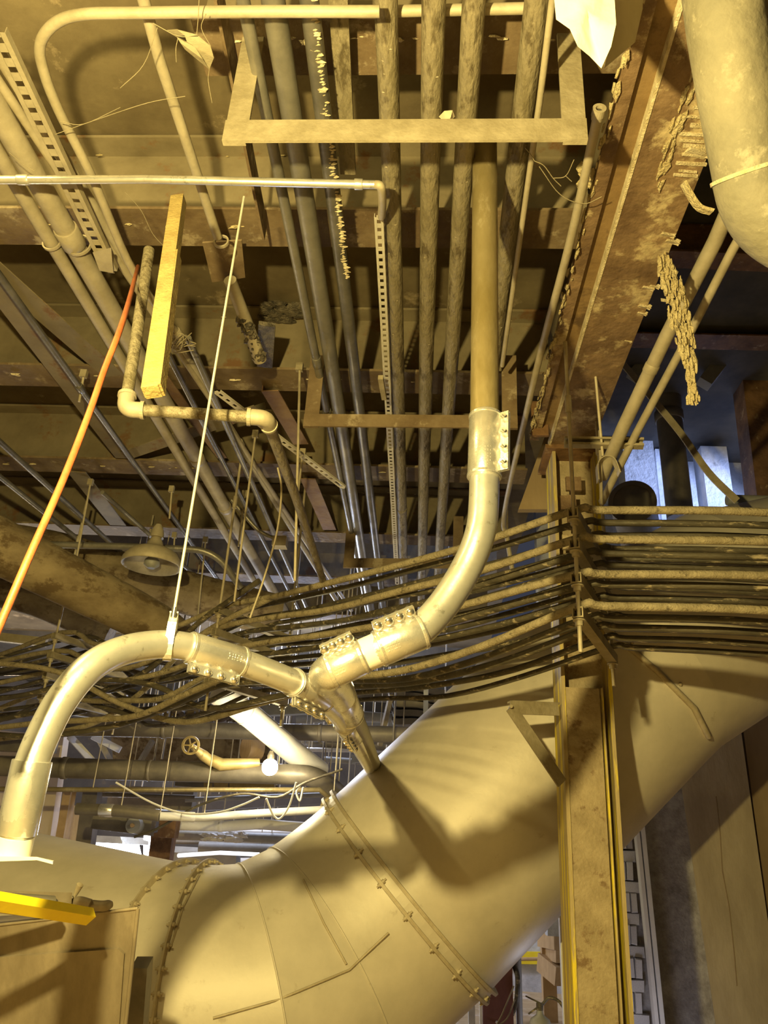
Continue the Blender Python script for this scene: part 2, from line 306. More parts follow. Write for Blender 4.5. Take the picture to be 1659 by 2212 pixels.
# column under the girder
cx, cy = .94, 4.93
c = thing('steel_column', 'dusty wide-flange steel column with yellow paint on its edges', 'column', (cx, cy, 0))
build(MB().bx(cx-.15, cx-.128, cy-.16, cy+.16, 0, 4.22), 'flange', 'col_f', c)
build(MB().bx(cx+.128, cx+.15, cy-.16, cy+.16, 0, 4.22), 'flange', 'col_f', c)
build(MB().bx(cx-.128, cx+.128, cy-.02, cy+.0, 0, 4.22), 'web', 'col', c)
build(MB().bx(cx-.128, cx+.075, cy-.148, cy-.135, 0, 2.62), 'face_plate', 'col', c, 'dusty cover plate between the flanges')
build(MB().bx(cx+.084, cx+.095, cy-.158, cy-.13, 0, 2.62), 'edge_trim', 'col_f', c)
build(MB().bx(cx-.2, cx+.2, cy-.2, cy+.2, 4.22, 4.25), 'cap_plate', 'rust', c)
for px in range(4):
    z = 3.55+px*.14; build(MB().box((cx-.06+.04*(px % 2), cy-.165, z), V((.05, 0, 0)), V((0, .012, 0)), V((0, 0, .05))), 'rust_scab', 'girder', c)
# gusset / web stub left of the column top
build(MB().box(WY(1165, 905, 4.55), V((.055, 0, 0)), V((0, .012, 0)), V((0, 0, .13))), 'stiffener_plate', 'rust', None, 'brown rectangular steel plate hanging left of the column top', 'plate')
pq = [WY(1178, 940, 5.3), WY(1200, 940, 5.3), WY(1196, 1100, 5.3), WY(1120, 1100, 5.3)]
build(MB().hexa(pq, [q+V((0, .06, 0)) for q in pq]), 'gusset_plate', 'conc_d', None, 'stained triangular gusset panel behind the cables, left of column', 'plate')
# triangular bracket on the column
b = thing('angle_bracket', 'bent flat-bar triangular bracket welded to the column side', 'bracket', WY(1205, 1530, 4.75))
A1, A2, A3 = WY(1206, 1532, 4.74), WY(1103, 1528, 4.6), WY(1214, 1692, 4.74)
build(MB().bar(A1, A2, .012, .075).bar(A1+V((0, .03, .036)), A2+V((0, .03, .036)), .06, .01), 'top_arm', 'strut', b); build(MB().bar(A2, A3, .012, .07), 'diagonal_arm', 'strut', b)
build(MB().tube([A2-V((0, .035, 0)), A2+V((0, .035, 0))], .01, 10), 'bend', 'strut', b)

# ------------------------------------------------------------------ great duct
RD = .82
cen = [(-900, 2040, 6.6, 1.35), (-300, 2090, 5.8, 1.12), (372, 2170, 5.06, RD), (434, 2175, 5.0, RD), (560, 2165, 5.05, RD), (705, 2078, 5.35, RD), (876, 1926, 5.6, RD), (1120, 1684, 5.85, RD), (1380, 1425, 6.1, RD), (1560, 1320, 6.35, RD), (1800, 1260, 6.6, RD), (2500, 1200, 7.0, RD)]
DP = [W(a, b_, d) for a, b_, d, r in cen]; DR = [r for *_, r in cen]
duct = thing('main_duct', 'huge dusty tan sheet-metal duct climbing behind the column', 'duct', DP[3])
def bis(i):
    if i == 6: return (DP[7]-DP[6]).normalized()
    a = (DP[i]-DP[i-1]).normalized(); b = (DP[i+1]-DP[i]).normalized(); return (a+b).normalized()
def secring(i, n=72):
    nrm = bis(i) if 0 < i < len(DP)-1 else (DP[1]-DP[0] if i == 0 else DP[-1]-DP[-2]).normalized()
    up = V((0, 0, 1)); a = nrm.cross(up).normalized(); b = nrm.cross(a).normalized()
    e = (DP[i+1]-DP[i]).normalized() if i < len(DP)-1 else nrm; c = nrm.dot(e); md = e-nrm*c; k = 1/c
    md = md.normalized() if md.length > 1e-4 else None; out = []
    for j in range(n):
        th = 2*math.pi*j/n; o = (a*math.cos(th)+b*math.sin(th))*DR[i]
        if md is not None: o = o+md*o.dot(md)*(k-1)
        out.append(DP[i]+o)
    return out, nrm
RG = [secring(i) for i in range(len(DP))]
for i in range(len(DP)-1):
    a, b = RG[i][0], RG[i+1][0]; n = len(a); cols = 8; vs = []
    for k in range(cols+1):
        t = k/cols; gr = 1.0+(.004 if k in (0, cols) else 0)
        cc = DP[i].lerp(DP[i+1], t); vs += [cc+(x.lerp(y, t)-cc)*gr for x, y in zip(a, b)]
    fs = [(k*n+j, k*n+(j+1) % n, (k+1)*n+(j+1) % n, (k+1)*n+j) for k in range(cols) for j in range(n)]
    build(MB().add(vs, fs, True), 'duct_section', 'duct', duct)
    if i in (4, 5):       # raised joint bead between gores
        m = MB(); P = [x+(x-DP[i]).normalized()*.004 for x in a]; P.append(P[0]); m.tube(P, .006, 6, False); build(m, 'joint_bead', 'duct', duct)
def dflange(i, w, t, name, nb, mt='flange', bolt=.016, off=0.0, both=True):
    pts, nrm = RG[i]; m = MB(); n = len(pts); vs = []
    for (gr, tt) in ((.985, -t/2), (1+w/DR[i], -t/2), (1+w/DR[i], t/2), (.985, t/2)):
        vs += [DP[i]+(p-DP[i])*gr+nrm*(tt+off) for p in pts]
    m.add(vs, [(k*n+j, ((k+1) % 4)*n+j, ((k+1) % 4)*n+(j+1) % n, k*n+(j+1) % n) for k in range(4) for j in range(n)])
    fl = build(m, name, mt, duct)
    for q in range(nb):
        th = (q+.5)*n/nb; j = int(th) % n; fr = th-int(th); pt = pts[j].lerp(pts[(j+1) % n], fr); c = DP[i]+(pt-DP[i])*(1+w*.55/DR[i])+nrm*off
        bm = MB(); bm.tube([c-nrm*(t/2+bolt*1.6), c+nrm*(t/2+bolt*1.9)], bolt*.45, 6); bm.tube([c+nrm*(t/2), c+nrm*(t/2+bolt*.9)], bolt, 6); bm.tube([c-nrm*(t/2+bolt*.8), c-nrm*(t/2)], bolt, 6)
        build(bm, 'bolt', 'flange', fl)
    return fl
dflange(2, .045, .012, 'flange_ring', 44); dflange(3, .045, .012, 'flange_ring', 44)
dflange(6, .05, .02, 'flange_ring', 22, off=-.035); dflange(6, .05, .02, 'flange_ring', 0, off=.045)
dflange(6, .02, .07, 'clamp_band', 0, 'duct')
# lap seams on the sheet metal (on the surface, small relief)
def surf(px, py, i0, i1, lift=.012):       # hit the duct surface along the pixel ray
    best = None; q = ray(px, py); d = 2.5
    while d < 8:
        p = EYE+q*d
        for i in range(i0, i1):
            a, b = DP[i], DP[i+1]; t = max(0, min(1, (p-a).dot(b-a)/(b-a).length_squared)); rr = DR[i]*(1-t)+DR[i+1]*t
            if (p-a.lerp(b, t)).length < rr+lift: return p
        d += .006
    return None
for L in [[(655, 1900), (700, 1995), (755, 2095)], [(755, 2095), (800, 2052), (845, 2010)], [(755, 2095), (600, 2160), (440, 2205)], [(1340, 1382), (1420, 1450), (1500, 1530), (1535, 1600)], [(430, 1890), (395, 1960), (362, 2070)]]:
    S = [surf(x, y, 0, 11) for x, y in L]; S = [x for x in S if x]
    rs_ = .022 if L[0][0] == 1340 else .007
    if len(S) > 1:
        P = []
        for (x0, y0), (x1, y1) in zip(L, L[1:]):
            for k in range(8):
                s_ = surf(x0+(x1-x0)*k/8, y0+(y1-y0)*k/8, 0, 11)
                if s_: P.append(s_)
        build(MB().tube(P, rs_, 6), 'lap_seam', 'flange', duct)
for (x, y) in [(1365, 1388), (1470, 1478)]:
    s_ = surf(x, y, 6, 11)
    if s_: build(MB().lump(s_, .014, .05, 8, 5), 'rivet', 'flange', duct)
for (x, y) in []:
    s_ = surf(x-20, y-20, 5, 7)
    if s_: build(MB().lump(s_, .013, .1, 6, 4), 'rivet', 'rust', duct)
# drain stub at lower right of the duct
pipe('drain_stub', 'short dark drain stub with pale end under the duct, right of column', [W(1470, 1490, 6.0), W(1520, 1580, 6.05), W(1528, 1610, 6.05)], .035, 'duct', 12, smooth=1)

# ------------------------------------------------------------------ bright conduits
def coupling(parent, p, q, r, s, nb=4, lip=True, nuts=True):
    p, q = V(p), V(q); t = (q-p).normalized(); s = V(s); s = (s-t*s.dot(t)).normalized(); b = t.cross(s); R = r*1.13; L = (q-p).length
    cp = build(MB().tube([p-t*.003, p, q, q+t*.003], [R*.97, R, R, R*.97], 28).ring(p+t*.006, t, R*1.035, R*.98, .008).ring(q-t*.006, t, R*1.035, R*.98, .008), 'coupling', 'galv_c', parent)
    ph = .038*r/.0445; kk_ = r/.0445
    for sg in (-1, 1):
        c = (p+q)/2+s*(R+ph/2-.008)+b*sg*.0045
        build(MB().box(c, t*L*.46, s*ph/2, b*.0028), 'clamp_plate', 'galv_c', cp)
    for k in range(nb):
        c = p+t*L*(.14+.72*k/(nb-1))+s*(R+ph*.45)
        m = MB(); m.tube([c-b*.01, c+b*.027*kk_], .005*kk_, 8); m.lathe(c-b*.0075, -b, [(0, .0135*kk_), (.004, .013*kk_), (.009, .008*kk_), (.0105, .002)], 14)
        m.tube([c+b*.0075, c+b*.0185*kk_], .0125*kk_, 6)
        build(m, 'bolt', 'bolt', cp)
    # stamped lettering is worn to unreadable pale dashes
    m = MB()
    vd = (EYE-(p+q)/2).normalized(); vd = (vd-t*vd.dot(t)).normalized(); sd = t.cross(vd)
    for row in range(3):
        for k in range(5+row % 2):
            a = (-.35+row*.16); c0 = p+t*L*(.62+.055*k)+(vd*math.cos(a)+sd*math.sin(a))*R*1.002
            m.box(c0+t*random.uniform(-.002, .002), t*random.uniform(.0012, .003), (vd*math.cos(a)+sd*math.sin(a))*.0006, (sd*math.cos(a)-vd*math.sin(a))*random.uniform(.0012, .0024))
    build(m, 'stamped_marks', 'galv', cp)
    return cp
KC1, KC2 = 1.17, .964
def W1(x, y, d): return W(x, y, d*KC1)
def W2(x, y, d): return W(x, y, d*KC2)
RC = .0445*KC1
v1 = W1(1047, 880, 2.44)
def vert(z): return V((v1.x, v1.y, 1.6+z))
# old dropper pipe
dp = build(MB().tube([vert(2.9), vert(2.0), vert(1.5), vert(1.38)], RC*1.0, 28), 'dropper_pipe', 'pipe_y', None, 'tarnished yellow-brown vertical pipe dropping into the upper bolted coupling', 'pipe')
c1 = thing('bent_conduit', 'shiny galvanized conduit curving down and left in the centre', 'conduit', vert(.9))
pts = crom([vert(1.42), W1(1045, 1090, 2.31), W1(1035, 1160, 2.27), W1(1005, 1232, 2.24), W1(955, 1310, 2.2), W1(900, 1365, 2.16), W1(830, 1397, 2.14), W1(765, 1425, 2.13), W1(728, 1441, 2.13)], 8)
build(MB().tube(pts, RC, 32), 'conduit_body', 'galv', c1)
pu, pd = W1(1049, 898, 2.43), W1(1046, 1032, 2.34)
coupling(c1, pu, pd, RC, V((.85, -.55, 0)))
coupling(c1, W1(913, 1362, 2.165), W1(817, 1402, 2.14), RC, -ray(850, 1350)*.35+cu*1-cr*.25)
coupling(c1, W1(785, 1416, 2.13), W1(713, 1450, 2.125), RC, -ray(750, 1400)*.35+cu*1-cr*.25)
build(MB().tube([W1(818, 1402, 2.14), W1(784, 1417, 2.13)], RC*1.03, 28), 'bare_sleeve', 'pvc', c1, 'cream coated gap between two couplings')
el = crom([W1(735, 1441, 2.13), W1(712, 1452, 2.135), W1(705, 1463, 2.2), W1(722, 1480, 2.35), W1(735, 1505, 2.5)], 8)
build(MB().tube(el, RC*1.1, 32), 'pulling_elbow', 'galv_c', c1)
leg = crom([W1(727, 1488, 2.4), W1(752, 1538, 2.75), W1(775, 1582, 3.3), W1(797, 1630, 4.2), W1(824, 1690, 6.6)], 8)
build(MB().tube(leg, RC, 28), 'far_leg', 'pipe', c1, 'duller leg running away over the duct')
coupling(c1, W1(730, 1493, 2.45), W1(755, 1543, 2.78), RC, ray(740, 1500)*0-cr*1-cu*.5)
RC = .0445*KC2
c2 = thing('arched_conduit', 'shiny galvanized conduit arching over the left duct, hung by a clevis', 'conduit', W2(350, 1395, 2.5))
path2 = [(31, 1815, 2.035), (40, 1765, 2.04), (62, 1670, 2.07), (92, 1590, 2.12), (135, 1510, 2.18), (195, 1442, 2.26), (270, 1404, 2.36), (360, 1392, 2.46), (440, 1405, 2.53), (540, 1437, 2.62), (640, 1477, 2.75), (700, 1510, 2.93), (742, 1556, 3.4), (777, 1615, 4.4), (808, 1676, 6.7)]
p2 = crom([W2(*q) for q in path2], 8)
build(MB().tube(p2, RC*.99, 32), 'conduit_body', 'galv', c2)
coupling(c2, W2(408, 1398, 2.5), W2(524, 1431, 2.61), RC, -cu*1-ray(450, 1400)*.45+cr*.0)
coupling(c2, W2(632, 1473, 2.73), W2(700, 1511, 2.94), RC*.98, -cu*1-ray(600, 1400)*.45)
coupling(c2, W2(745, 1562, 3.45), W2(762, 1592, 3.9), RC, -cu*1+cr*.2)
q0, q1 = W2(70, 1643, 2.085), W2(35, 1803, 2.035)
lower = build(MB().tube([q0, q0.lerp(q1, .01), q0.lerp(q1, .99), q1], [RC*1.12, RC*1.14, RC*1.14, RC*1.12], 28), 'lower_coupling', 'galv_c', c2)
build(MB().tube([q1, W2(25, 1845, 2.03)], RC*1.05, 28), 'coated_end', 'pvc', c2, 'cream coated end piece')
# clevis hanger and bright rod
h = thing('clevis_hanger', 'zinc clevis hanger gripping the arched conduit top', 'hanger', W2(372, 1340, 2.45))
top = W2(376, 1322, 2.47)
hp = p2; bc = W2(366, 1393, 2.465); tx = (W2(440, 1405, 2.53)-W(300, 1397, 2.4)).normalized()
sx = tx.cross(V((0, 0, 1))).normalized(); up = V((0, 0, 1))
loop = []
for a in range(-10, 191, 20):
    loop.append(bc+(sx*math.cos(math.radians(a))-up*math.sin(math.radians(a)))*(RC*1.1))
strap = [top+sx*.0-sx*.012, top-sx*.0+sx*.0]
def band(P, w, t):
    m = MB()
    for a, b in zip(P, P[1:]):
        m.bar(a, b+(b-a).normalized()*.001, w, t, (a+b)/2-bc)
    return m
hz = top.z-bc.z
P = [top, bc+sx*.022+up*(hz-.004), bc+sx*.048+up*(hz*.62)]+loop+[bc-sx*.048+up*(hz*.62), bc-sx*.022+up*(hz-.004), top]
m = MB()
for a, b in zip(P, P[1:]): m.box((a+b)/2, (b-a)/2*1.03, tx*.0125, (b-a).cross(tx).normalized()*.0018)
build(m, 'clevis_strap', 'rod_w', h)
build(MB().tube([bc+sx*.055+up*(RC*1.25), bc-sx*.055+up*(RC*1.25)], .004, 8), 'cross_bolt', 'bolt', h)
build(MB().tube([top-up*.018, top+up*.014], .0095, 6), 'nut', 'bolt', h)
rtop = V((top.x, top.y, 1.6+2.93))
pipe('hanger_rod', 'bright thin threaded rod holding the clevis of the arched conduit', [top-up*.03, W(527, 425, 3.15)], .0048, 'rod_w', 8, cat='rod')
# plate under conduit end, left edge
m = MB().hexa([W(-40, 1849, 1.88), W(80, 1851, 1.88), W(80, 1858, 1.88), W(-40, 1862, 1.88)], [W(-40, 1849, 2.02), W(80, 1851, 2.02), W(80, 1858, 2.02), W(-40, 1862, 2.02)])
m.hexa([W(80, 1851, 1.88), W(114, 1861, 1.88), W(114, 1867, 1.88), W(80, 1858, 1.88)], [W(80, 1851, 2.02), W(116, 1859, 2.02), W(116, 1865, 2.02), W(80, 1858, 2.02)])
build(m, 'cover_plate', 'white', None, 'thin white cover plate under the arched conduit end', 'plate')

# ------------------------------------------------------------------ ceiling pipes (level ZC above the eye)
def zp(name, label, pp, r, mt='pipe', z=ZC, **kw): return pipe(name, label, [WZ(x, y, z) for x, y in pp], r, mt, **kw)
GP = 'parallel pipes along the ceiling'
def strline(pp, z, ya, yb):      # straight pipe through two pixels, extended to world Y range
    a, b = WZ(*pp[0], z), WZ(*pp[1], z); d = (b-a)/(b.y-a.y); return [a+d*(ya-a.y), b+d*(yb-b.y)]
def sp(name, label, a, b, r, mt, ya=1.0, yb=9.2, z=ZC, **kw): return pipe(name, label, strline([a, b], z, ya, yb), r, mt, group=GP, **kw)
sp('overhead_pipe', 'slim blue-grey pipe with collars, leftmost through the upper trapeze', (566, 200), (745, 1080), .025, 'pipe', couplings=[(.36, .09, 1.18), (.43, .03, 1.25)])
a = sp('overhead_pipe', 'wide grey pipe, second from left through the upper trapeze', (606, 100), (765, 1090), .044, 'pipe')
a = sp('overhead_pipe', 'grey pipe with a ragged crust line, third through the upper trapeze', (668, 0), (800, 1080), .036, 'pipe_d')
l = strline([(668, 0), (800, 1080)], ZC, 1.7, 4.0); scale_strip(a, l[0]+V((.012, 0, 0)), V((l[0].x*.35+l[1].x*.65+.02, 3.2, l[0].z)), .036, 130, .017, 'crust')
a = sp('overhead_pipe', 'stained crusty pipe right of the slotted strut', (835, 50), (868, 1100), .042, 'pipe_s', couplings=[(.62, .06, 1.1)])
l = strline([(835, 50), (868, 1100)], ZC, 1.6, 4.0); scale_strip(a, *l, .042, 150, .009, 'pipe_t')
a = sp('overhead_pipe', 'rusty flaking pipe, third from right through the upper trapeze', (936, 50), (914, 1100), .043, 'pipe_s')
l = strline([(936, 50), (914, 1100)], ZC, 1.6, 4.2); scale_strip(a, *l, .043, 140, .009, 'pipe_t')
a = sp('overhead_pipe', 'grey-brown pipe just left of the tarnished dropper', (1021, 50), (955, 1100), .042, 'pipe_s')
l = strline([(1021, 50), (955, 1100)], ZC, 2.4, 4.6); scale_strip(a, *l, .042, 80, .009, 'pipe_t')
a = sp('overhead_pipe', 'rusty wide pipe right of the tarnished dropper', (1160, 0), (1105, 450), .044, 'pipe_s', yb=8.0)
l = strline([(1160, 0), (1105, 450)], ZC, 1.5, 4.2); scale_strip(a, *l, .044, 90, .009, 'pipe_t')
pipe('overhead_conduit', 'thin pale conduit beside the rightmost trapeze pipe', [WZ(1197, -30, 2.66), WZ(1165, 225, 2.66), WZ(1130, 470, 2.66), WZ(1085, 790, 2.66)], .0125, 'pipe_t', group=GP, cat='conduit')
# open-ended conduit with a hole
a = V(WZ(1293, 243, 2.62)); b = WZ(1232, 520, 2.62); c_ = WZ(1160, 795, 2.62); d = WZ(1090, 1105, 2.62); e = WZ(1096, 1165, 2.5); f_ = WZ(1110, 1250, 2.2)
oc = pipe('open_conduit', 'long dusty open-ended conduit slanting down right of the dropper pipe', crom([a, b, c_, d, e, f_], 6), .0195, 'pipe_t', cat='conduit')
ax = (a-b).normalized()
build(MB().ring(a+ax*.004, ax, .026, .014, .03, 20).tube([a-ax*.03, a+ax*.001], [.022, .026], 20), 'bell_end', 'pipe_t', oc)
build(MB().tube([a+ax*.002, a+ax*.006], .0142, 20), 'bore', 'dark', oc, 'dark open bore')
# far-left group
sp('overhead_pipe', 'fat dusty pipe with coupling left of the bent conduit', (110, 440), (540, 1190), .052, 'pipe_t', couplings=[(.235, .12, 1.16), (.52, .08, 1.12), (.63, .07, 1.12)], z=2.75)
sp('overhead_pipe', 'medium dusty pipe left of the fat coupled pipe', (60, 440), (330, 890), .034, 'pipe_t', z=2.75)
sp('overhead_pipe', 'medium dusty pipe at upper left edge beyond slotted strut', (185, 420), (500, 930), .028, 'pipe_t', z=2.80, couplings=[(.5, .07, 1.2)])
sp('overhead_pipe', 'thin conduit in the left bundle beside the bent conduit run', (240, 540), (520, 960), .02, 'pipe_t', z=2.78, couplings=[(.45, .06, 1.3)])
sp('overhead_pipe', 'thin rightmost conduit of the left bundle passing the junction knot', (410, 740), (600, 1170), .022, 'pipe', ya=3.7, z=2.72)
sp('overhead_pipe', 'thin dark conduit under the left bundle past the pipe elbow', (350, 740), (560, 1150), .02, 'pipe_d', ya=3.7, z=2.72)
sp('overhead_pipe', 'slim bluish conduit crossing the far left brace', (0, 597), (480, 1265), .021, 'pipe_d', ya=2.6, yb=8.5, z=2.72, couplings=[(.28, .07, 1.25)])
sp('overhead_pipe', 'low thin conduit at the left edge under the orange cable', (0, 955), (230, 1165), .022, 'pipe_d', ya=4.5, yb=8.3, z=2.6)
sp('overhead_pipe', 'second low thin conduit near the left edge above the insulated pipes', (0, 1030), (200, 1190), .022, 'pipe_d', ya=5, yb=8.3, z=2.6)
sp('overhead_pipe', 'thin stub conduit in the dim bay left of the domed lamp', (150, 1000), (440, 1260), .018, 'pipe', ya=5.6, yb=9, z=2.6)
# bent conduit upper-left
bc_ = [(820, 25), (560, 25), (300, 28), (180, 31), (120, 50), (88, 92), (92, 145), (125, 235), (200, 385), (290, 590), (395, 735)]
pipe('bent_conduit', 'pale conduit making a rounded bend in the upper left corner', crom([WZ(x, y, 2.62) for x, y in bc_], 6), .0195, 'pipe_t', cat='conduit', couplings=[(.985, .09, 1.3)])
pipe('bent_conduit', 'pale conduit crossing behind the pipes at the very top', [WZ(820, 25, 2.8), WZ(1140, 18, 2.8)], .02, 'pipe_t', cat='conduit')
j = thing('wire_tangle', 'knot of rusty wire around the conduit end near the mustard bar', 'wire', WZ(390, 740, 2.62))
for k in range(5):
    P = [WZ(390+random.uniform(-32, 32), 740+random.uniform(-22, 22), 2.6+random.uniform(-.04, .04)) for _ in range(6)]
    build(MB().tube(crom(P, 4), .003, 5), 'wire_strand', 'web', j)
pipe('cross_conduit', 'bright horizontal conduit crossing in front of the first beam', [WZ(-60, 389, 2.56), WZ(320, 387, 2.56), WZ(815, 399, 2.56)], .0175, 'galv', cat='conduit', couplings=[(.13, .05, 1.25), (.955, .035, 1.3)])
pipe('conduit_elbow', 'short vertical elbow dropping from the bright cross conduit end', crom([WZ(812, 399, 2.56), WZ(823, 404, 2.55), WZ(826, 440, 2.6), WZ(824, 468, 2.66)], 4), .018, 'pipe_t', cat='conduit')
# dripping stained pipe with plate, upper left
pipe('hooked_pipe', 'slim flaking pipe hooked by a ring in the upper left', [WZ(305, -20, 2.7), WZ(345, 130, 2.7), WZ(412, 335, 2.7), WZ(470, 512, 2.7)], .0215, 'pipe_t')
def ringclip(px, py, z, r, label, dr=V((0, 1, 0))):
    p = WZ(px, py, z); build(MB().ring(p, dr, r+.008, r, .014, 20), 'pipe_ring', 'pipe_t', None, label, 'clip')
ringclip(478, 522, 2.7, .03, 'curled ring clip at the end of the slim flaking pipe')
ringclip(112, 525, 2.75, .04, 'ring clip around the medium dusty pipe under the first beam')
ringclip(170, 530, 2.75, .058, 'ring clip around the fat dusty pipe under the first beam')
P = [WZ(437, 525, 2.85), WZ(522, 520, 2.85), WZ(530, 600, 2.85), WZ(458, 610, 2.85)]
build(MB().hexa(P, [q+V((0, 0, .01)) for q in P]), 'patch_plate', 'flangeB', None, 'peeling square metal plate hanging under the first beam', 'plate')
dpz = pipe('tarred_pipe', 'pipe with black crusty tarred end below the peeling plate', [WZ(497, 605, 2.8), WZ(530, 690, 2.78), WZ(562, 778, 2.7)], [.034, .036, .04], 'pipe_t')
m = MB()
a, b = WZ(525, 680, 2.78), WZ(563, 780, 2.7)
for i in range(90):
    t = random.random(); m.lump(a.lerp(b, t)+V((random.uniform(-.035, .035), 0, random.uniform(-.035, .0))), random.uniform(.01, .02), .4, 5, 3)
build(m, 'tar_crust', 'blackcrust', dpz, None, None, None, 'stuff')
build(MB().bar(WZ(577, 700, 2.9), WZ(572, 790, 2.9), .1, .03), 'soot_stub', 'blackcrust', None, 'sooty stub hanging beside the tarred pipe end', 'stub')
m = MB()
for i in range(60):
    m.lump(WZ(random.uniform(560, 650), random.uniform(655, 695), 3.42), random.uniform(.01, .04), .4, 6, 3, (1.6, 1, .4))
build(m, 'soot_patch', 'blackcrust', None, 'sooty crumbling patch on the ceiling above the tarred pipe', 'soot', None, 'stuff')
# elbow pipe
ep = [WZ(322, 545, 2.8), W(277, 800, 2.9)]
q_ = [W(322, 540, 3.45), W(296, 720, 3.2), W(270, 884, 3.0), W(575, 903, 3.05), W(640, 1075, 3.9), W(700, 1262, 5.2)]
o = build(MB().tube(fillet(q_[1:4], .02), .0235, 20).tube([q_[0], q_[1]], .0235, 20).tube(q_[3:], .0235, 20), 'stepped_pipe', 'pipe_s', None, 'stained pipe stepping across with two tan elbows', 'pipe')
def elbow(c, a, b, r, name='elbow'):
    c, a, b = V(c), V(a), V(b); da = (a-c).normalized(); db = (b-c).normalized(); R = r*1.35
    m = MB().tube(fillet([c+da*.07, c, c+db*.07], .055, 8), R, 18)
    m.ring(c+da*.066, da, R*1.12, r*.9, .014, 20); m.ring(c+db*.066, db, R*1.12, r*.9, .014, 20); return m
build(elbow(q_[2], q_[1], q_[3], .0235), 'elbow', 'pipe_t', o); build(elbow(q_[3], q_[2], q_[4], .0235), 'elbow', 'pipe_t', o)
# ------------------------------------------------------------------ slotted struts
def slotted(name, label, a, b, w, mt, pitch=.05, hole=.5, dep=.02, face=V((0, 0, -1)), cat='strut'):
    a, b = V(a), V(b); t = (b-a).normalized(); s = t.cross(face).normalized(); f = s.cross(t).normalized()
    o = thing(name, label, cat, a); m = MB(); L = (b-a).length
    for sg in (-1, 1):
        m.box((a+b)/2+s*sg*w*.36, t*L/2, s*w*.14, f*.0015); m.box((a+b)/2+s*sg*(w*.5-.0015)+f*dep/2, t*L/2, s*.0015, f*dep/2)
    n = int(L/pitch)
    for i in range(n+1): m.box(a+t*(i*pitch if i < n else L), t*pitch*(1-hole)/2, s*w*.23, f*.0015)
    build(m, 'slotted_face', mt, o); return o
slotted('slotted_strut', 'pale slotted strut running diagonally in the upper left corner', WZ(-10, 70, 2.64), WZ(238, 585, 2.64), .072, 'pipe_t', .058, .42, .03, V((0, 0, 1)))
slotted('slotted_strut', 'long slotted strut between the ceiling pipes in the middle', WZ(818, 470, 2.68), WZ(858, 1262, 2.68), .042, 'strut_l', .05, .5, .025, V((0, 0, 1)))
slotted('slotted_strut', 'pale blue-grey slotted bar slanting past the pipe elbow', WZ(470, 848, 2.35), WZ(741, 1053, 2.35), .045, 'strut_l', .06, .5, .012, V((0, 0, 1)))
build(MB().bar(WZ(822, 815, 2.6), WZ(830, 860, 2.6), .03, .03), 'strut_clamp', 'strut', None, 'small dusty clamp hanging on the middle slotted strut', 'clamp')
# brackets hanging near beam
build(MB().hexa([WZ(200, 545, 2.62), WZ(240, 535, 2.62), WZ(245, 590, 2.62), WZ(215, 585, 2.62)], [WZ(200, 545, 2.65), WZ(240, 535, 2.65), WZ(245, 590, 2.65), WZ(215, 585, 2.65)]), 'strut_bracket', 'pipe_t', None, 'bracket at the lower end of the upper-left slotted strut', 'bracket')

# mustard bar
a, b = W(386, 432, 2.95), W(328, 848, 2.2)
yb = thing('mustard_bar', 'hanging mustard-yellow square bar with a rough end', 'bar', b)
build(MB().prism([(-.024, -.02), (.02, -.02), (.024, -.014), (.024, .022), (-.024, .022)], a, b, -cf), 'bar_body', 'yel', yb)
build(MB().bar(a.lerp(b, .35)+V((.026, 0, 0)), b+V((.026, -.0, .01)), .008, .045, -cf), 'side_lip', 'yel', yb)
build(MB().tube(crom([WZ(298, 575, 2.7), W(270, 680, 2.5), W(225, 800, 2.2), W(190, 900, 2.05), W(135, 1040, 1.9), W(60, 1210, 1.75), W(-30, 1420, 1.65)], 6), .009, 12), 'orange_cable', 'orange', None, 'orange cable hanging diagonally across the left side', 'cable')
# cobwebs
cw = thing('cobweb', 'ragged dusty cobweb dangling in the upper left', 'cobweb', WZ(430, 60, 2.6))
z = 2.55
tri = [(330, 50), (385, 78), (425, 75), (455, 100), (462, 125), (452, 150), (438, 128), (420, 100), (395, 88)]
P = [WZ(x, y, z+random.uniform(-.02, .02)) for x, y in tri]
m = MB()
for i in range(1, len(P)-1): m.hexa([P[0].lerp(P[i], .55), P[i], P[i+1], P[0].lerp(P[i+1], .55)], [x+V((0, 0, .002)) for x in (P[0].lerp(P[i], .55), P[i], P[i+1], P[0].lerp(P[i+1], .55))])
build(m, 'web_sheet', 'web', cw)
for L in [[(330, 50), (385, 78), (425, 76)], [(385, 80), (380, 105), (381, 134)], [(452, 150), (450, 175), (458, 222)], [(430, 0), (428, 40), (425, 75)], [(445, 30), (435, 60), (455, 100)], [(120, 290), (210, 258), (320, 222), (400, 208)], [(130, 262), (180, 268), (260, 232)], [(270, 415), (305, 455), (330, 505), (360, 538)], [(20, 330), (50, 355), (75, 370)], [(260, 190), (310, 140), (340, 60)]]:
    build(MB().tube(crom([WZ(x, y, z) for x, y in L], 5), .0014, 5), 'web_strand', 'web', cw)
cw2 = thing('cobweb', 'cobweb scraps between the thin pale conduit and the open-ended conduit', 'cobweb', WZ(1210, 360, 2.6))
for L in [[(1155, 348), (1175, 358), (1195, 385), (1212, 402)], [(1195, 385), (1222, 380), (1240, 345)], [(1222, 380), (1235, 392)], [(1135, 320), (1145, 332), (1155, 348)], [(1165, 180+180), (1210, 420), (1260, 440), (1300, 425)]]:
    build(MB().tube(crom([WZ(x, y, 2.6) for x, y in L], 5), .0018, 5), 'web_strand', 'web', cw2)
m = MB()
for k in range(14): m.lump(WZ(1275+random.uniform(-18, 18), 385+random.uniform(-25, 25), 2.75), random.uniform(.012, .03), .4, 6, 4)
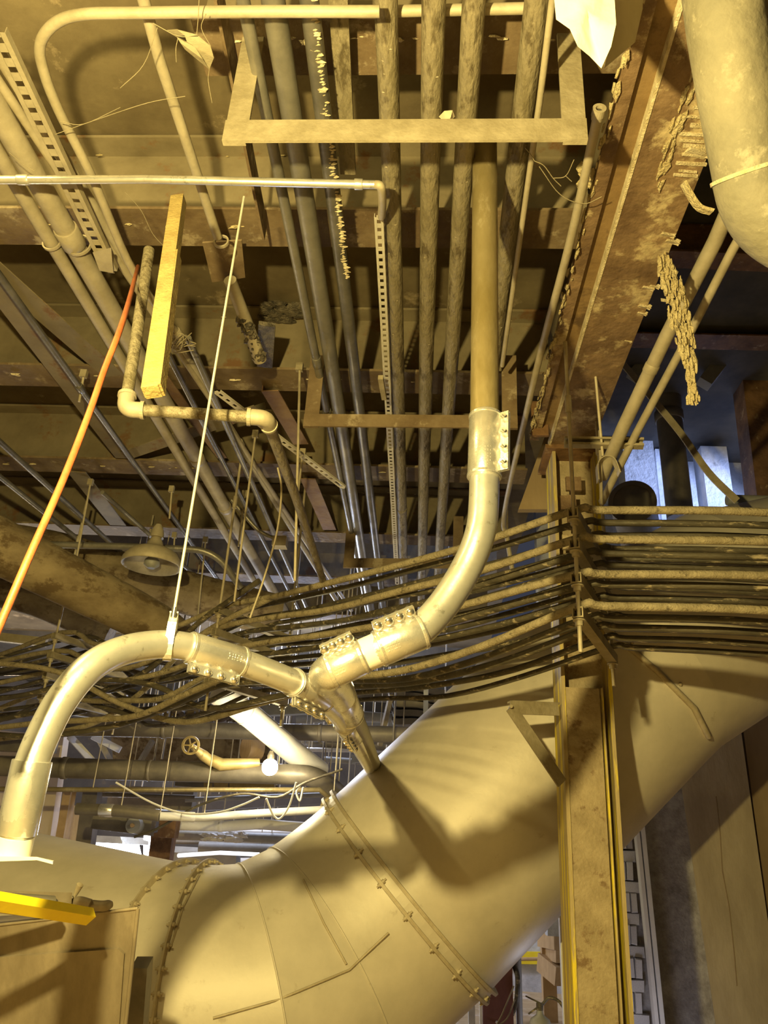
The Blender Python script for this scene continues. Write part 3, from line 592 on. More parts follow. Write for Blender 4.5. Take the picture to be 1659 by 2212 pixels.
build(m, 'debris_clump', 'fire', None, 'pale crumbly clump stuck on the open-ended conduit', 'debris', None, 'stuff')

# ------------------------------------------------------------------ trapeze hangers
def trapeze(label, L, R, z, ztop, w, h, mt, postw):
    a, b = WZ(*L, z), WZ(*R, z); o = thing('trapeze_hanger', label, 'hanger', a)
    build(MB().box((a+b)/2, (b-a)/2, V((0, .006, 0)), V((0, 0, h/2))).box((a+b)/2+V((0, .03, h/2-.004)), (b-a)/2, V((0, .03, 0)), V((0, 0, .004))), 'crossbar', mt, o)
    for e, sg in ((a, 1), (b, -1)):
        c = e+V((sg*postw/2, .012, 0)); build(MB().bx(c.x-postw/2, c.x+postw/2, c.y-.006, c.y+.006, c.z-h/2, ztop), 'upright', mt, o)
    return o
trapeze('large dusty steel trapeze crossbar under the ceiling pipes at top', (484, 284), (1268, 281), 2.42, 1.6+2.95, .05, .105, 'strut', .085)
trapeze('smaller rusty trapeze crossbar level with the upper bolted coupling', (656, 908), (1118, 912), 2.42, 1.6+2.9, .05, .085, 'flangeB', .09)
trapeze('dim far trapeze crossbar just above the cable tiers', (742, 1216), (1000, 1218), 2.44, 1.6+2.9, .05, .09, 'flangeB', .09)
build(MB().lump(WZ(968, 252, 2.5), .028, .3, 6, 4), 'rubble_chunk', 'conc', None, 'small rubble chunk sitting on the upper trapeze crossbar', 'debris')
# white torn sheet at top
sh = thing('torn_sheet', 'bright torn white sheet hanging from the ceiling at top', 'sheet', WZ(1290, 0, 2.5))
out = [(1195, -60), (1202, 40), (1232, 60), (1250, 95), (1275, 118), (1300, 145), (1318, 105), (1332, 50), (1325, -60)]
P = [W(x, y, 2.3+.03*math.sin(i*1.7)) for i, (x, y) in enumerate(out)]
cen_ = W(1268, 20, 2.3); m = MB(); n = len(P)
for lay in range(3):
    pass
rings = [[cen_.lerp(p, t)+cf*random.uniform(-.01, .01) for p in P] for t in (.25, .5, .75, 1.0)]
vs = [cen_]+[p for r_ in rings for p in r_]; fs = [(0, 1+i, 1+(i+1) % n) for i in range(n)]
for k in range(3): fs += [(1+k*n+i, 1+(k+1)*n+i, 1+(k+1)*n+(i+1) % n, 1+k*n+(i+1) % n) for i in range(n)]
nv = len(vs); vs2 = vs+[v+cf*.006 for v in vs]; fs2 = fs+[tuple(nv+i for i in reversed(q)) for q in fs]
build(MB().add(vs2, fs2, True), 'torn_face', 'paper', sh)
P = [W(1322, -60, 2.34), W(1392, -60, 2.5), W(1388, 20, 2.5), W(1372, 90, 2.45), W(1306, 146, 2.34), W(1326, 60, 2.34)]
build(MB().add(P+[p+cf*.006 for p in P], [(0, 1, 2, 3, 4, 5), (11, 10, 9, 8, 7, 6)]+[(i, (i+1) % 6, 6+(i+1) % 6, 6+i) for i in range(6)]), 'folded_back', 'paper_b', sh)
# stained vertical wood-like channel
build(MB().bar(WZ(730, -20, 2.86), WZ(752, 372, 2.86), .07, .03), 'stained_channel', 'pipe_s', None, 'dark stained flat channel between the third and fourth trapeze pipes', 'channel')
build(MB().bar(WZ(470, -20, 2.86), WZ(572, 500, 2.86), .012, .12), 'steel_angle', 'flangeB', None, 'thin dark steel angle left of the leftmost trapeze pipe', 'angle')
# ------------------------------------------------------------------ diagonal braces
def brace(label, a, b, za, zb, w=.1, mt='brace', name='diagonal_brace'):
    A, B = WZ(*a, za), WZ(*b, zb); build(MB().prism([(-w/2, 0), (w/2, 0), (w/2, .008), (-w/2+.008, .008), (-w/2+.008, w*.8), (-w/2, w*.8)], A, B), name, mt, None, label, 'brace')
brace('wide diagonal brace angle at the far left, upper one', (-40, 560), (245, 812), 2.9, 2.95, .16, 'beam')
brace('long dusty diagonal brace crossing left under the first beams', (-30, 600), (265, 990), 2.85, 2.93, .12, 'beam')
brace('short brown diagonal brace behind the pipe elbow', (583, 845), (650, 960), 2.9, 2.93, .12)
brace('short brown diagonal brace left of the far trapeze', (665, 1035), (712, 1145), 2.9, 2.93, .13)
brace('dusty brace rising right under the second beam, behind the bundle', (270, 985), (560, 885), 2.92, 2.92, .12, 'beam')
brace('diagonal steel brace above the insulated pipes at left', (165, 1020), (255, 1135), 2.92, 2.92, .16, 'beam')
brace('distant diagonal brace by the left edge', (340, 800), (480, 990), 2.9, 2.9, .08, 'brace')
# ------------------------------------------------------------------ hanging rods
RL = [((553, 930), (506, 1300), 'dusty rod hanging below the pipe elbow to the middle rack'),
      ((648, 785), (637, 1255), 'long dusty rod left of the far trapeze'), ((1260, 515), (1302, 985), 'slanting rod crossing in front of the girder'),
      ((197, 1035), (150, 1290), 'dusty rod beside the orange cable reaching the left rack'), ((183, 800), (171, 868), 'short rod stub under the second beam at left'),
      ((372, 1050), (366, 1120), 'short rod stub under the third beam'), ((445, 1160), (425, 1350), 'dark rod hanging right of the domed lamp'),
      ((655, 970), (642, 1080), 'short rod beside the slotted bar'), ((530, 1060), (515, 1180), 'thin dark rod behind the middle hanger rod'), ((378, 1150), (372, 1230), 'short dark rod by the domed lamp')]
for a, b, l in RL:
    A = WZ(*a, 2.9 if a[1] < 1100 else 2.8); q = ray(*b); k = ((V((A.x, A.y))).dot(V((q.x, q.y))))/(q.x*q.x+q.y*q.y); B = EYE+q*k
    if 'slanting' in l: B = WY(*b, 4.1); A = WY(*a, 3.6)
    o = pipe('hanger_rod', l, [A, B], .0085, 'rod', 8, cat='rod')
    build(MB().box(A-V((0, 0, .03)), V((.022, 0, 0)), V((0, .016, 0)), V((0, 0, .028))), 'beam_clamp', 'strut', o)
# ------------------------------------------------------------------ cable racks
TZ = [1.65, 1.485, 1.31, 1.14]
R1n, R1f = V((.69, 3.60)), V((1.02, 4.42))
R2n, R2f = V((-1.55, 5.50)), V((-1.15, 6.25))
R3n, R3f = V((-3.2, 6.45)), V((-2.85, 7.2))
CP = [(-.026, -.026), (.026, -.026), (.026, .026), (.012, .026), (.012, .018), (.020, .018), (.020, -.020), (-.020, -.020), (-.020, .018), (-.012, .018), (-.012, .026), (-.026, .026)]
def rack(who, n, f, ztop, zbot, frontrod=True):
    d = (f-n).normalized()
    for k, z in enumerate(TZ):
        A = V((n.x-d.x*.03, n.y-d.y*.03, 1.6+z-.026)); B = V((f.x+d.x*.03, f.y+d.y*.03, 1.6+z-.026))
        o = build(MB().prism(CP, A, B), 'strut_channel', 'strut', None, '%s open strut channel of the %s' % (['topmost', 'second from top', 'third from top', 'lowest'][k], who), 'strut', 'strut channels of the cable racks')
        for t_ in (.12, .4):
            c = A.lerp(B, t_)+V((0, 0, .045)); dd = V((d.x, d.y, 0))
            build(MB().box(c, dd*.004, V((-d.y, d.x, 0))*.012, V((0, 0, .026))).tube([c+V((0, 0, .01))-V((-d.y, d.x, 0))*.02, c+V((0, 0, .01))+V((-d.y, d.x, 0))*.02], .006, 6), 'cable_clamp', 'strut', o)
    for nm, p in (('front', n), ('rear', f)):
        zt = ztop if nm == 'front' else ztop+.2
        ro = thing('threaded_rod', '%s threaded rod carrying the %s' % (nm, who), 'rod', (p.x, p.y, 1.6+zbot), 'threaded rods of the cable racks')
        zb = zbot if nm == 'front' else zbot+.03
        build(MB().tube([V((p.x, p.y, 1.6+zb)), V((p.x, p.y, 1.6+zt))], .0105, 10), 'rod_shaft', 'rod', ro)
        for z in TZ:
            build(MB().tube([V((p.x, p.y, 1.6+z-.062)), V((p.x, p.y, 1.6+z-.056))], .03, 12).tube([V((p.x, p.y, 1.6+z-.085)), V((p.x, p.y, 1.6+z-.062))], .02, 6), 'nut', 'rod', ro)
        build(MB().tube([V((p.x, p.y, 1.6+zt-.45)), V((p.x, p.y, 1.6+zt-.35))], .018, 8), 'rod_coupler', 'rod', ro)
rack('cable rack in front of the column', R1n, R1f, 2.66, .93); rack('middle cable rack behind the arched conduit', R2n, R2f, 2.9, .9); rack('far left cable rack', R3n, R3f, 2.9, .9)
TN = ['top', 'second', 'third', 'lowest']; JN = ['front', 'second-from-front', 'middle', 'second-from-rear', 'rear']
for k, z in enumerate(TZ):
    for jx in range(5):
        fr = .05+.21*jx+random.uniform(-.02, .02); r = random.uniform(.017, .021) if jx else .021
        def at(n, f): q = n.lerp(f, fr); return V((q.x, q.y, 1.6+z+r+.001))
        a1, a2, a3 = at(R1n, R1f), at(R2n, R2f), at(R3n, R3f); sg = [.03, .06, .06, .15][k]+random.uniform(-.02, .02)
        P = [V((3.6, a1.y-.1-.02*jx, a1.z+.03)), V((2.2, a1.y-.1, a1.z-.03+random.uniform(-.015, .015))), V((1.45, a1.y-.06, a1.z-.01+random.uniform(-.01, .01))), a1+V((.12, 0, .002)), a1]
        for t in (.2, .4, .6, .8):
            w = 4*t*(1-t); P.append(a1.lerp(a2, t)+V((.0, random.uniform(-.03, .03), -sg*w*(1.15 if t < .5 else .9)+random.uniform(-.012, .012))))
        P += [a2]
        for t in (.25, .5, .75):
            w = 4*t*(1-t); P.append(a2.lerp(a3, t)+V((0, random.uniform(-.08, .08), -(.12+.1*random.random())*w)))
        P += [a3, a3+V((-1.2, .5+random.uniform(-.2, .2), -.16+random.uniform(-.06, .06))), a3+V((-2.6, .9, -.05))]
        build(MB().tube(crom(P, 4), r, 9), 'power_cable', 'cable_t' if jx == 0 else 'cable', None, '%s cable on the %s tier of the rack by the column' % (JN[jx], TN[k]), 'cable', 'cables on the rack tiers')
loose = [([(560, 1255), (430, 1345), (330, 1440), (230, 1490), (120, 1530), (-40, 1560)], 'loose cable dropping from the middle rack top towards lower left'),
         ([(590, 1290), (470, 1350), (400, 1400), (300, 1500), (180, 1570), (-30, 1600)], 'loose cable crossing behind the arched conduit clevis'),
         ([(620, 1500), (450, 1530), (330, 1480), (200, 1470), (60, 1500), (-40, 1515)], 'sagging loose cable below the left coupling bolts'),
         ([(700, 1480), (560, 1520), (400, 1560), (260, 1520), (120, 1450), (-30, 1430)], 'loose cable looping under the middle rack'),
         ([(640, 1470), (480, 1480), (360, 1530), (240, 1570), (90, 1590), (-30, 1585)], 'lowest loose cable above the dark horizontal pipe'),
         ([(540, 1440), (400, 1500), (300, 1545), (200, 1555), (100, 1560), (-30, 1575)], 'black loose cable fanning out at the left edge')]
for i, (L, l) in enumerate(loose):
    build(MB().tube(crom([W(x, y, 5.6+.25*kk-.1*i) for kk, (x, y) in enumerate(L)], 5), .022, 9), 'loose_cable', 'cable_t' if i % 2 else 'cable', None, l, 'cable')
build(MB().tube(crom([W(600, 1010, 4.5), W(608, 1060, 4.5), W(598, 1150, 4.55), W(570, 1250, 4.5), W(540, 1335, 4.4)], 6), .006, 8), 'drop_wire', 'rod', None, 'thin curved wire dangling right of the middle rack', 'wire')
# strut shelf right of column top with two slanting pipes
A, B = WY(1219, 955, 4.1), WY(1390, 958, 4.05)
st = build(MB().prism([(x*1.0, y*1.0) for x, y in CP], A, B, V((0, -1, 0))), 'strut_shelf', 'strut', None, 'dusty strut shelf fixed across the girder above the cables', 'strut')
pipe('slanted_pipe', 'thick dusty slanted pipe resting on the strut shelf at right', [W(1640, 300, 3.3), W(1545, 520, 3.7), W(1440, 725, 4.1), W(1345, 925, 4.45), W(1300, 1030, 4.7)], .036, 'pipe_t', couplings=[(.62, .05, 1.1)])
pipe('slanted_pipe', 'thin dusty slanted pipe right of the thick one', [W(1665, 390, 3.4), W(1580, 545, 3.7), W(1480, 740, 4.1), W(1375, 935, 4.5), W(1300, 1085, 4.8)], .022, 'pipe_t')
o = pipe('hanger_rod', 'rod with nuts ending in a bent strap right of the cable rack', [WY(1296, 930, 4.15), WY(1299, 1090, 4.15)], .01, 'rod', 10, cat='rod')
m = MB(); P = crom([WY(1292, 1040, 4.1), WY(1290, 1005, 4.1), WY(1305, 990, 4.1), WY(1325, 995, 4.1), WY(1338, 1025, 4.1)], 4)
for a, b in zip(P, P[1:]): m.box((a+b)/2, (b-a)/2*1.05, V((0, .03, 0)), (b-a).cross(V((0, 1, 0))).normalized()*.003)
build(m, 'bent_strap', 'pipe_t', None, 'curled dusty metal strap on the rod right of the column', 'strap')
# ------------------------------------------------------------------ insulated pipe upper right
P = crom([W(1545, -150, 2.15), W(1568, 60, 2.2), W(1588, 200, 2.25), W(1612, 330, 2.3), W(1635, 420, 2.35), W(1690, 520, 2.42), W(1800, 590, 2.5)], 6)
bp = thing('insulated_pipe', 'big grey insulated pipe with elbow in the upper right corner', 'pipe', P[8])
Pm = [W(1545, -150, 2.4), W(1570, 60, 2.45), W(1592, 200, 2.5), W(1625, 380, 2.55)]
build(MB().tube(Pm, .118, 36), 'jacket', 'insul_l', bp)
build(MB().tube(crom([W(1624, 372, 2.55), W(1640, 430, 2.56), W(1675, 480, 2.58), W(1740, 520, 2.6), W(1850, 560, 2.65)], 6), .122, 36), 'elbow_cover', 'insul_l', bp)
ds = (Pm[3]-Pm[2]).normalized()
build(MB().ring(W(1624, 372, 2.55), ds, .127, .11, .012, 36), 'seam_band', 'crust', bp)
# ------------------------------------------------------------------ hanging insulation shred, curled strip
m = MB(); a = [W(1432, 560, 3.6), W(1455, 620, 3.55), W(1472, 700, 3.5), W(1488, 770, 3.45), W(1497, 858, 3.4)]; wd_ = [.03, .05, .045, .03, .006]
pp = crom(a, 8)
for i, p in enumerate(pp):
    t = i/(len(pp)-1); w = wd_[min(int(t*4), 3)]*(1-(t*4) % 1)+wd_[min(int(t*4)+1, 4)]*((t*4) % 1)
    for k in range(11): m.lump(p+cr*random.uniform(-w, w)+cu*random.uniform(-.02, .02)+cf*random.uniform(-.012, .012), random.uniform(.006, .016), .5, 5, 4, (.6, .6, 2.0))
build(m, 'insulation_shred', 'fire', None, 'ragged yellow shred of insulation dangling right of the girder', 'debris', None, 'stuff')
m = MB(); P = crom([W(1476, 395, 3.1), W(1490, 420, 3.1), W(1510, 448, 3.1), W(1538, 458, 3.08)], 5)
for a, b in zip(P, P[1:]): m.box((a+b)/2, (b-a)/2*1.05, cf*.02, (b-a).cross(cf).normalized()*.006)
build(m, 'curled_strip', 'fire', None, 'curled peeling strip on the girder edge near the insulated pipe', 'debris')
# ------------------------------------------------------------------ right-hand shaft
struct(MB().bx(1.3, 6.5, 9.3, 9.5, 1.0, 7.0), 'wall_shaft', 'conc_b')
for i, (x0, x1, yy) in enumerate([(1340, 1405, 8.6), (1408, 1440, 8.8), (1505, 1560, 8.7)]):
    a, b = WY(x0, 900, yy), WY(x1, 900, yy); struct(MB().bx(a.x, b.x, yy, yy+.3, 2.2, 6.5), 'trim_%d' % (i+1), 'conc_b')
ibeam(WY(1335, 735, 6.6), WY(1800, 745, 6.6), .24, .42, flange='rust', webm='rust', label='dark rusty beam spanning the shaft opening at right', name='shaft_beam')
ibeam(WY(1440, 560, 5.2), WY(1800, 575, 5.2), .2, .3, flange='rust', webm='rust', label='upper dark beam behind the slanted pipes', name='shaft_beam')
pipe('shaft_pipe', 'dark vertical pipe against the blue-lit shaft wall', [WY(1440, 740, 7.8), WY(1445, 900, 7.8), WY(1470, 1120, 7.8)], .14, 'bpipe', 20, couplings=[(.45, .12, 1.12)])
a = WY(1366, 1085, 6.2); build(MB().tube([a, a+V((.3, .9, 0))], .19, 28).ring(a, V((.3, .9, 0)), .2, .16, .03), 'round_duct', 'bpipe', None, 'dark round duct end behind the cables right of the column', 'duct')
m = MB(); P = crom([WY(1345, 785, 5.6), WY(1400, 850, 5.5), WY(1470, 935, 5.4), WY(1530, 1020, 5.3), WY(1592, 1082, 5.2)], 5)
for a, b in zip(P, P[1:]): m.box((a+b)/2, (b-a)/2*1.04, V((.02, 0, .02)), V((0, .006, 0)))
build(m, 'flat_strap', 'strut', None, 'long flat strap slanting across the shaft opening', 'strap')
m = MB(); a, b, c_, d = WY(1590, 700, 7.4), WY(1660, 700, 7.4), WY(1720, 1110, 7.4), WY(1640, 1110, 7.4)
build(MB().hexa([a, b, c_, d], [q+V((0, .3, 0)) for q in (a, b, c_, d)]), 'shaft_post', 'rust', None, 'brown leaning steel post at the right edge of the shaft', 'post')
build(MB().bar(WY(1365, 815, 7.2), WY(1420, 755, 7.2), .12, .12), 'shaft_bracket', 'grey', None, 'blue-lit steel bracket under the shaft beam', 'bracket')
build(MB().bar(WY(1520, 830, 7.2), WY(1575, 760, 7.2), .14, .14), 'shaft_bracket', 'grey', None, 'blue-grey angled steel bracket near the right edge', 'bracket')
a = WY(1570, 1080, 6.4); build(MB().tube([a, a+V((.5, 0, 0))], .05, 14), 'cable_tray_pipe', 'grey', None, 'short pale pipe just above the cables at the right edge', 'pipe')
# ------------------------------------------------------------------ concrete pillars, bricks, trim lower right
def pillar(name, label, top, bot, y, th, mt, up=1250):
    (x0, x1, ty), (X0, X1, by) = top, bot
    s0 = (X0-x0)/(by-ty); s1 = (X1-x1)/(by-ty)
    q = [WY(x0+s0*(up-ty), up, y), WY(x1+s1*(up-ty), up, y), WY(X1+s1*260, by+260, y), WY(X0+s0*260, by+260, y)]
    return build(MB().hexa(q, [p+V((0, th, 0)) for p in q]), name, mt, None, label, 'pillar')
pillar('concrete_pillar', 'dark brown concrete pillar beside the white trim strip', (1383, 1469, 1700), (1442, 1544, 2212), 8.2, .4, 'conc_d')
pillar('concrete_pillar', 'broad tan concrete pillar at the lower right', (1473, 1618, 1700), (1546, 1690, 2212), 8.15, .5, 'conc')
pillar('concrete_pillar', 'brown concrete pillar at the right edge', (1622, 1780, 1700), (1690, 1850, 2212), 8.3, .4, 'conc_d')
m = MB(); L = [(1548, 1720), (1556, 1800), (1560, 1880), (1574, 1960), (1584, 2060), (1590, 2130)]
build(MB().tube([WY(x+random.uniform(-2, 2), y, 8.149) for x, y in L], .005, 5), 'surface_crack', 'conc_d', None, 'hairline crack down the broad tan pillar', 'crack')
def strip(x0, x1, ty, X0, X1, by, y, th, mt, name):
    q = [WY(x0, ty, y), WY(x1, ty, y), WY(X1, by, y), WY(X0, by, y)]; return struct(MB().hexa(q, [p+V((0, th, 0)) for p in q]), name, mt)
strip(1364, 1372, 1700, 1425, 1433, 2300, 7.9, .1, 'white', 'trim_4'); strip(1375, 1384, 1700, 1437, 1446, 2300, 7.9, .1, 'white', 'trim_5')
# brick wall, each brick its own piece
bw = struct(MB().bx(1.36, 2.75, 8.16, 8.3, -.0, 3.2), 'wall_brick', 'mortar_l')
q0 = WY(1330, 1760, 8.05)
row = 0; zz = q0.z+.3
meshes = []
for kk in range(5):
    me = bpy.data.meshes.new('brick'); mb = MB(); ax_ = .5; j_ = lambda: random.uniform(-.04, .04)
    c0 = [V((-.5+j_(), -.5+j_(), -.5+j_())), V((.5+j_(), -.5+j_(), -.5+j_())), V((.5+j_(), -.5+j_(), .5+j_())), V((-.5+j_(), -.5+j_(), .5+j_()))]
    c0i = [V((p.x*.88, -.5-.06, p.z*.88)) for p in c0]; bk = [V((p.x, .5, p.z)) for p in c0]; c0 = [V((p.x, -.42, p.z)) for p in c0]
    mb.add(c0i+c0+bk, [(0, 1, 2, 3)]+[(4+i, 4+(i+1) % 4, (i+1) % 4, i) for i in range(4)]+[(8+i, 8+(i+1) % 4, 4+(i+1) % 4, 4+i) for i in range(4)]+[(11, 10, 9, 8)])
    me.from_pydata([tuple(v) for v in mb.v], [], mb.f); me.materials.append(K['brick']); meshes.append(me)
def brick(x, z, w, h, dy=0):
    o = bpy.data.objects.new('brick', random.choice(meshes)); COL.objects.link(o); o.parent = bw
    o.location = V((x, 8.11+dy+random.uniform(-.012, .012), z))-ORG[bw.name]; o.scale = (w, .12, h); o.rotation_euler = (0, random.uniform(-.03, .03), 0)
while zz > -.2:
    for cxx in range(8):
        x = 1.43+cxx*.066+(.0 if row % 2 else .02)
        if not (cxx in (5,) and row % 3 == 0): brick(x, zz, .056, .155, random.choice((0, 0, .02, -.015)))
    zz -= .135
    for cxx in range(4):
        if cxx == 0: continue
        brick(1.42+cxx*.155+(.03 if row % 2 else 0), zz, .145, .095, random.choice((.01, .03)))
    zz -= .125; row += 1
# ------------------------------------------------------------------ view between duct and column
strip(1203, 1211, 1850, 1222, 1231, 2300, 6.6, .06, 'white', 'trim_6')
pq = [WY(1040, 1900, 7.6), WY(1102, 1900, 7.6), WY(1112, 2300, 7.6), WY(1044, 2300, 7.6)]
o = build(MB().hexa(pq, [q+V((0, .35, 0)) for q in pq]), 'maroon_column', 'maroon', None, 'maroon painted steel column under the duct', 'column')
strip(1010, 1024, 2050, 1014, 1028, 2300, 7.9, .08, 'conc_b', 'trim_7'); strip(1034, 1040, 2050, 1038, 1044, 2300, 7.55, .05, 'white', 'trim_8')
for (x, y) in [(1073, 2083), (1073, 2208)]: build(MB().lump(WY(x, y, 7.59), .012, .05, 8, 5), 'column_rivet', 'white', o)
pipe('grey_pipe', 'slim grey vertical pipe beside the maroon column', [WY(1117, 1990, 7.9), WY(1124, 2260, 7.9)], .028, 'grey')
build(MB().tube(crom([WY(1108, 2080, 7.7), WY(1118, 2110, 7.6), WY(1116, 2160, 7.6), WY(1106, 2190, 7.7)], 5), .022, 8), 'coiled_hose', 'cable', None, 'dark hose hooked on the slim grey pipe', 'hose')
build(MB().tube(crom([WY(1110, 2130, 7.5), WY(1085, 2190, 7.4), WY(1075, 2212, 7.4), WY(1095, 2200, 7.4), WY(1112, 2160, 7.5)], 5), .006, 6), 'wire_loop', 'web', None, 'thin tan wire loop hanging by the maroon column', 'wire')
far = struct(MB().bx(.6, 5.0, 14.2, 14.4, 0, 3.0), 'wall_far', 'conc')
struct(MB().bx(-1.5, 5.0, 13.4, 14.2, 0, .9), 'trim_9', 'conc_b')
rl = thing('yellow_railing', 'yellow handrail on the far wall between duct and column', 'railing', WY(1180, 1985, 13.36))
build(MB().tube([WY(1100, 1982, 13.36), WY(1206, 1984, 13.36)], .03, 8), 'rail', 'safety', rl); build(MB().tube([WY(1205, 1984, 13.36), WY(1208, 2070, 13.36)], .03, 8), 'post', 'safety', rl)
build(MB().tube([WY(1100, 2072, 13.36), WY(1216, 2070, 13.36)], .04, 8), 'rail', 'wood', rl); build(MB().tube([WY(1100, 2072, 13.36), WY(1101, 2000, 13.36)], .02, 8), 'post', 'grey', rl)
build(MB().bar(WY(1090, 2066+2, 13.36), WY(1210, 2070, 13.36), .06, .16), 'yellow_kerb', 'safety', None, 'long yellow-painted kerb far beyond the maroon column', 'kerb')
tb = thing('timber_stack', 'stacked timber beams leaning left of the dusty column', 'timber', WY(1190, 2100, 11))
for (a, b) in [((1178, 2025), (1215, 2032)), ((1178, 2078), (1218, 2110)), ((1192, 2050), (1220, 2060))]:
    build(MB().bar(WY(*a, 11.0), WY(*b, 10.6), .22, .2), 'timber_beam', 'wood', tb)
build(MB().bar(WY(1182, 2028, 11), WY(1184, 2028, 11)*1-V((0, 0, WY(1184, 2028, 11).z)), .16, .16), 'timber_post', 'wood', tb)
# fire extinguisher
ex = WY(1167, 2212, 7.3); ex.z = 0
E_ = thing('fire_extinguisher', 'grey fire extinguisher with black hose by the column foot', 'extinguisher', ex); zt = WY(1167, 2192, 7.3).z
build(MB().lathe(ex, (0, 0, 1), [(0, .08), (.01, .09), (zt-.08, .09), (zt-.03, .075), (zt, .03), (zt+.03, .025)], 24), 'cylinder', 'grey', E_)
t0 = V((ex.x, ex.y, zt+.03)); build(MB().tube([t0, t0+V((0, 0, .05))], .028, 12), 'valve_head', 'cable', E_)
build(MB().bar(t0+V((0, 0, .05)), t0+V((-.11, 0, .09)), .02, .01).bar(t0+V((0, 0, .03)), t0+V((-.09, 0, -.03)), .02, .01), 'handle', 'cable', E_)
build(MB().tube(crom([t0+V((.02, 0, .04)), t0+V((.08, 0, .09)), t0+V((.17, 0, .05)), t0+V((.22, 0, -.1)), t0+V((.23, 0, -.3))], 5), .012, 8), 'hose', 'cable', E_)
# ------------------------------------------------------------------ lower-left foreground
hp_ = thing('sheet_hopper', 'brown sheet-metal box in the lower left corner', 'box', W(100, 2100, 2.9))
D = 2.9
fr_ = [W(-120, 2012, D), W(298, 1962, D), W(258, 2330, D), W(-120, 2330, D)]
back = [W(-120, 1985, D+.9), W(298, 1962, D+.12), W(258, 2330, D+.12), W(-120, 2330, D+.9)]
build(MB().hexa(fr_, back), 'box_shell', 'box', hp_)
pn = [W(-100, 2075, D-.012), W(255, 2050, D-.012), W(268, 2062, D-.012), W(250, 2320, D-.012), W(-100, 2320, D-.012)]
build(MB().add(pn+[p+cf*.012 for p in pn], [(0, 1, 2, 3, 4), (9, 8, 7, 6, 5)]+[(i, (i+1) % 5, 5+(i+1) % 5, 5+i) for i in range(5)]), 'raised_panel', 'box', hp_)
build(MB().tube([W(298, 1962, D), W(278, 2150, D), W(258, 2330, D)], .008, 8).tube([W(-120, 2012, D), W(298, 1962, D)], .006, 8), 'edge_fold', 'box', hp_)
sb = thing('yellow_bar', 'bright yellow painted bar lying on the sheet-metal box', 'bar', W(100, 1970, 2.5))
build(MB().prism([(-.022, -.017), (.022, -.017), (.022, .017), (-.022, .017)], W(-60, 1938, 2.3), W(194, 1980, 2.65), -cf), 'bar_body', 'safety', sb)
build(MB().bar(W(-60, 1956, 2.34), W(110, 1978, 2.6), .03, .006, -cf), 'lower_lip', 'flange', sb)
tbp = thing('grey_tube', 'short grey tube lying behind the yellow bar', 'tube', W(100, 1945, 2.7))
build(MB().tube([W(-80, 1938, 2.55), W(115, 1950, 2.72)], .022, 20), 'tube_body', 'pipe', tbp)
build(MB().tube([W(115, 1950, 2.715), W(117, 1950, 2.722)], .014, 16), 'bore', 'dark', tbp)
build(MB().hexa([W(-60, 1922, 2.75), W(156, 1928, 2.82), W(154, 1957, 2.82), W(-60, 1950, 2.75)], [W(-60, 1922, 2.85), W(156, 1928, 2.92), W(154, 1957, 2.92), W(-60, 1950, 2.85)]), 'channel_piece', 'pipe', None, 'grey channel piece behind the short tube on the box', 'channel')
wn = thing('wing_nut', 'dusty wing nut and strap end on top of the box', 'nut', W(180, 1950, 2.9))
build(MB().tube([W(160, 1938, 2.88), W(173, 1911, 2.88)], [.006, .013], 10), 'wing', 'flange', wn)
build(MB().tube(crom([W(155, 1952, 2.86), W(172, 1947, 2.86), W(195, 1953, 2.86)], 4), .017, 12), 'knob', 'box', wn)
build(MB().tube(crom([W(195, 1955, 2.88), W(222, 1957, 2.88), W(242, 1953, 2.9)], 4), [.018]*7+[.016, .011], 12), 'leather_strap', 'box', None, 'brown rolled scrap lying at the box corner', 'scrap')
# dark slot panel below the duct flange
q = [W(282, 2092, 3.7), W(318, 2092, 3.7), W(300, 2330, 3.7), W(255, 2330, 3.7)]
build(MB().hexa(q, [p+cf*.1 for p in q]), 'dark_support', 'bpipe', None, 'dark vertical support between the box and the duct flange', 'support')

# ------------------------------------------------------------------ big insulated pipes and lamp at left
pipe('insulated_main', 'thick brown insulated pipe sweeping down from the left edge', [W(-120, 1110, 5.6), W(0, 1180, 5.75), W(160, 1260, 5.95), W(345, 1355, 6.25), W(420, 1420, 6.6)], [.2, .2, .19, .17, .14], 'insul', 28, smooth=1)
pipe('insulated_main', 'second brown insulated pipe behind the domed lamp', [W(-60, 1165, 7.6), W(120, 1195, 7.6), W(280, 1245, 7.6), W(420, 1285, 7.7), W(520, 1310, 7.8), W(600, 1330, 7.9)], .21, 'insul', 28, smooth=1)
pipe('insulated_main', 'lower dim insulated pipe at the far left', [W(-60, 1270, 8.2), W(80, 1300, 8.2), W(240, 1370, 8.2)], .16, 'insul', 20, smooth=1)
dl = thing('dome_lamp', 'unlit dusty dome lamp hanging in front of the insulated pipe', 'lamp', W(333, 1190, 6.4))
t_ = W(338, 1162, 6.6); dn = V((0, 0, -1))
build(MB().lathe(t_, dn, [(0, .04), (.04, .06), (.08, .075), (.10, .13), (.14, .2), (.20, .24), (.25, .245), (.255, .238), (.17, .17), (.12, .08)], 28), 'shade', 'pipe_t', dl)
build(MB().lathe(t_-dn*.12, dn, [(0, .025), (.05, .05), (.12, .06)], 16), 'neck', 'pipe_t', dl)
build(MB().lathe(t_+dn*.17, dn, [(0, .03), (.03, .06), (.07, .065), (.1, .03)], 16), 'bulb', 'grey', dl)
pipe('lamp_conduit', 'conduit running past the dome lamp and bending down', fillet([W(60, 1175, 7.0), W(330, 1182, 7.0), W(465, 1190, 7.0), W(520, 1270, 7.1)], .3), .03, 'pipe', cat='conduit')
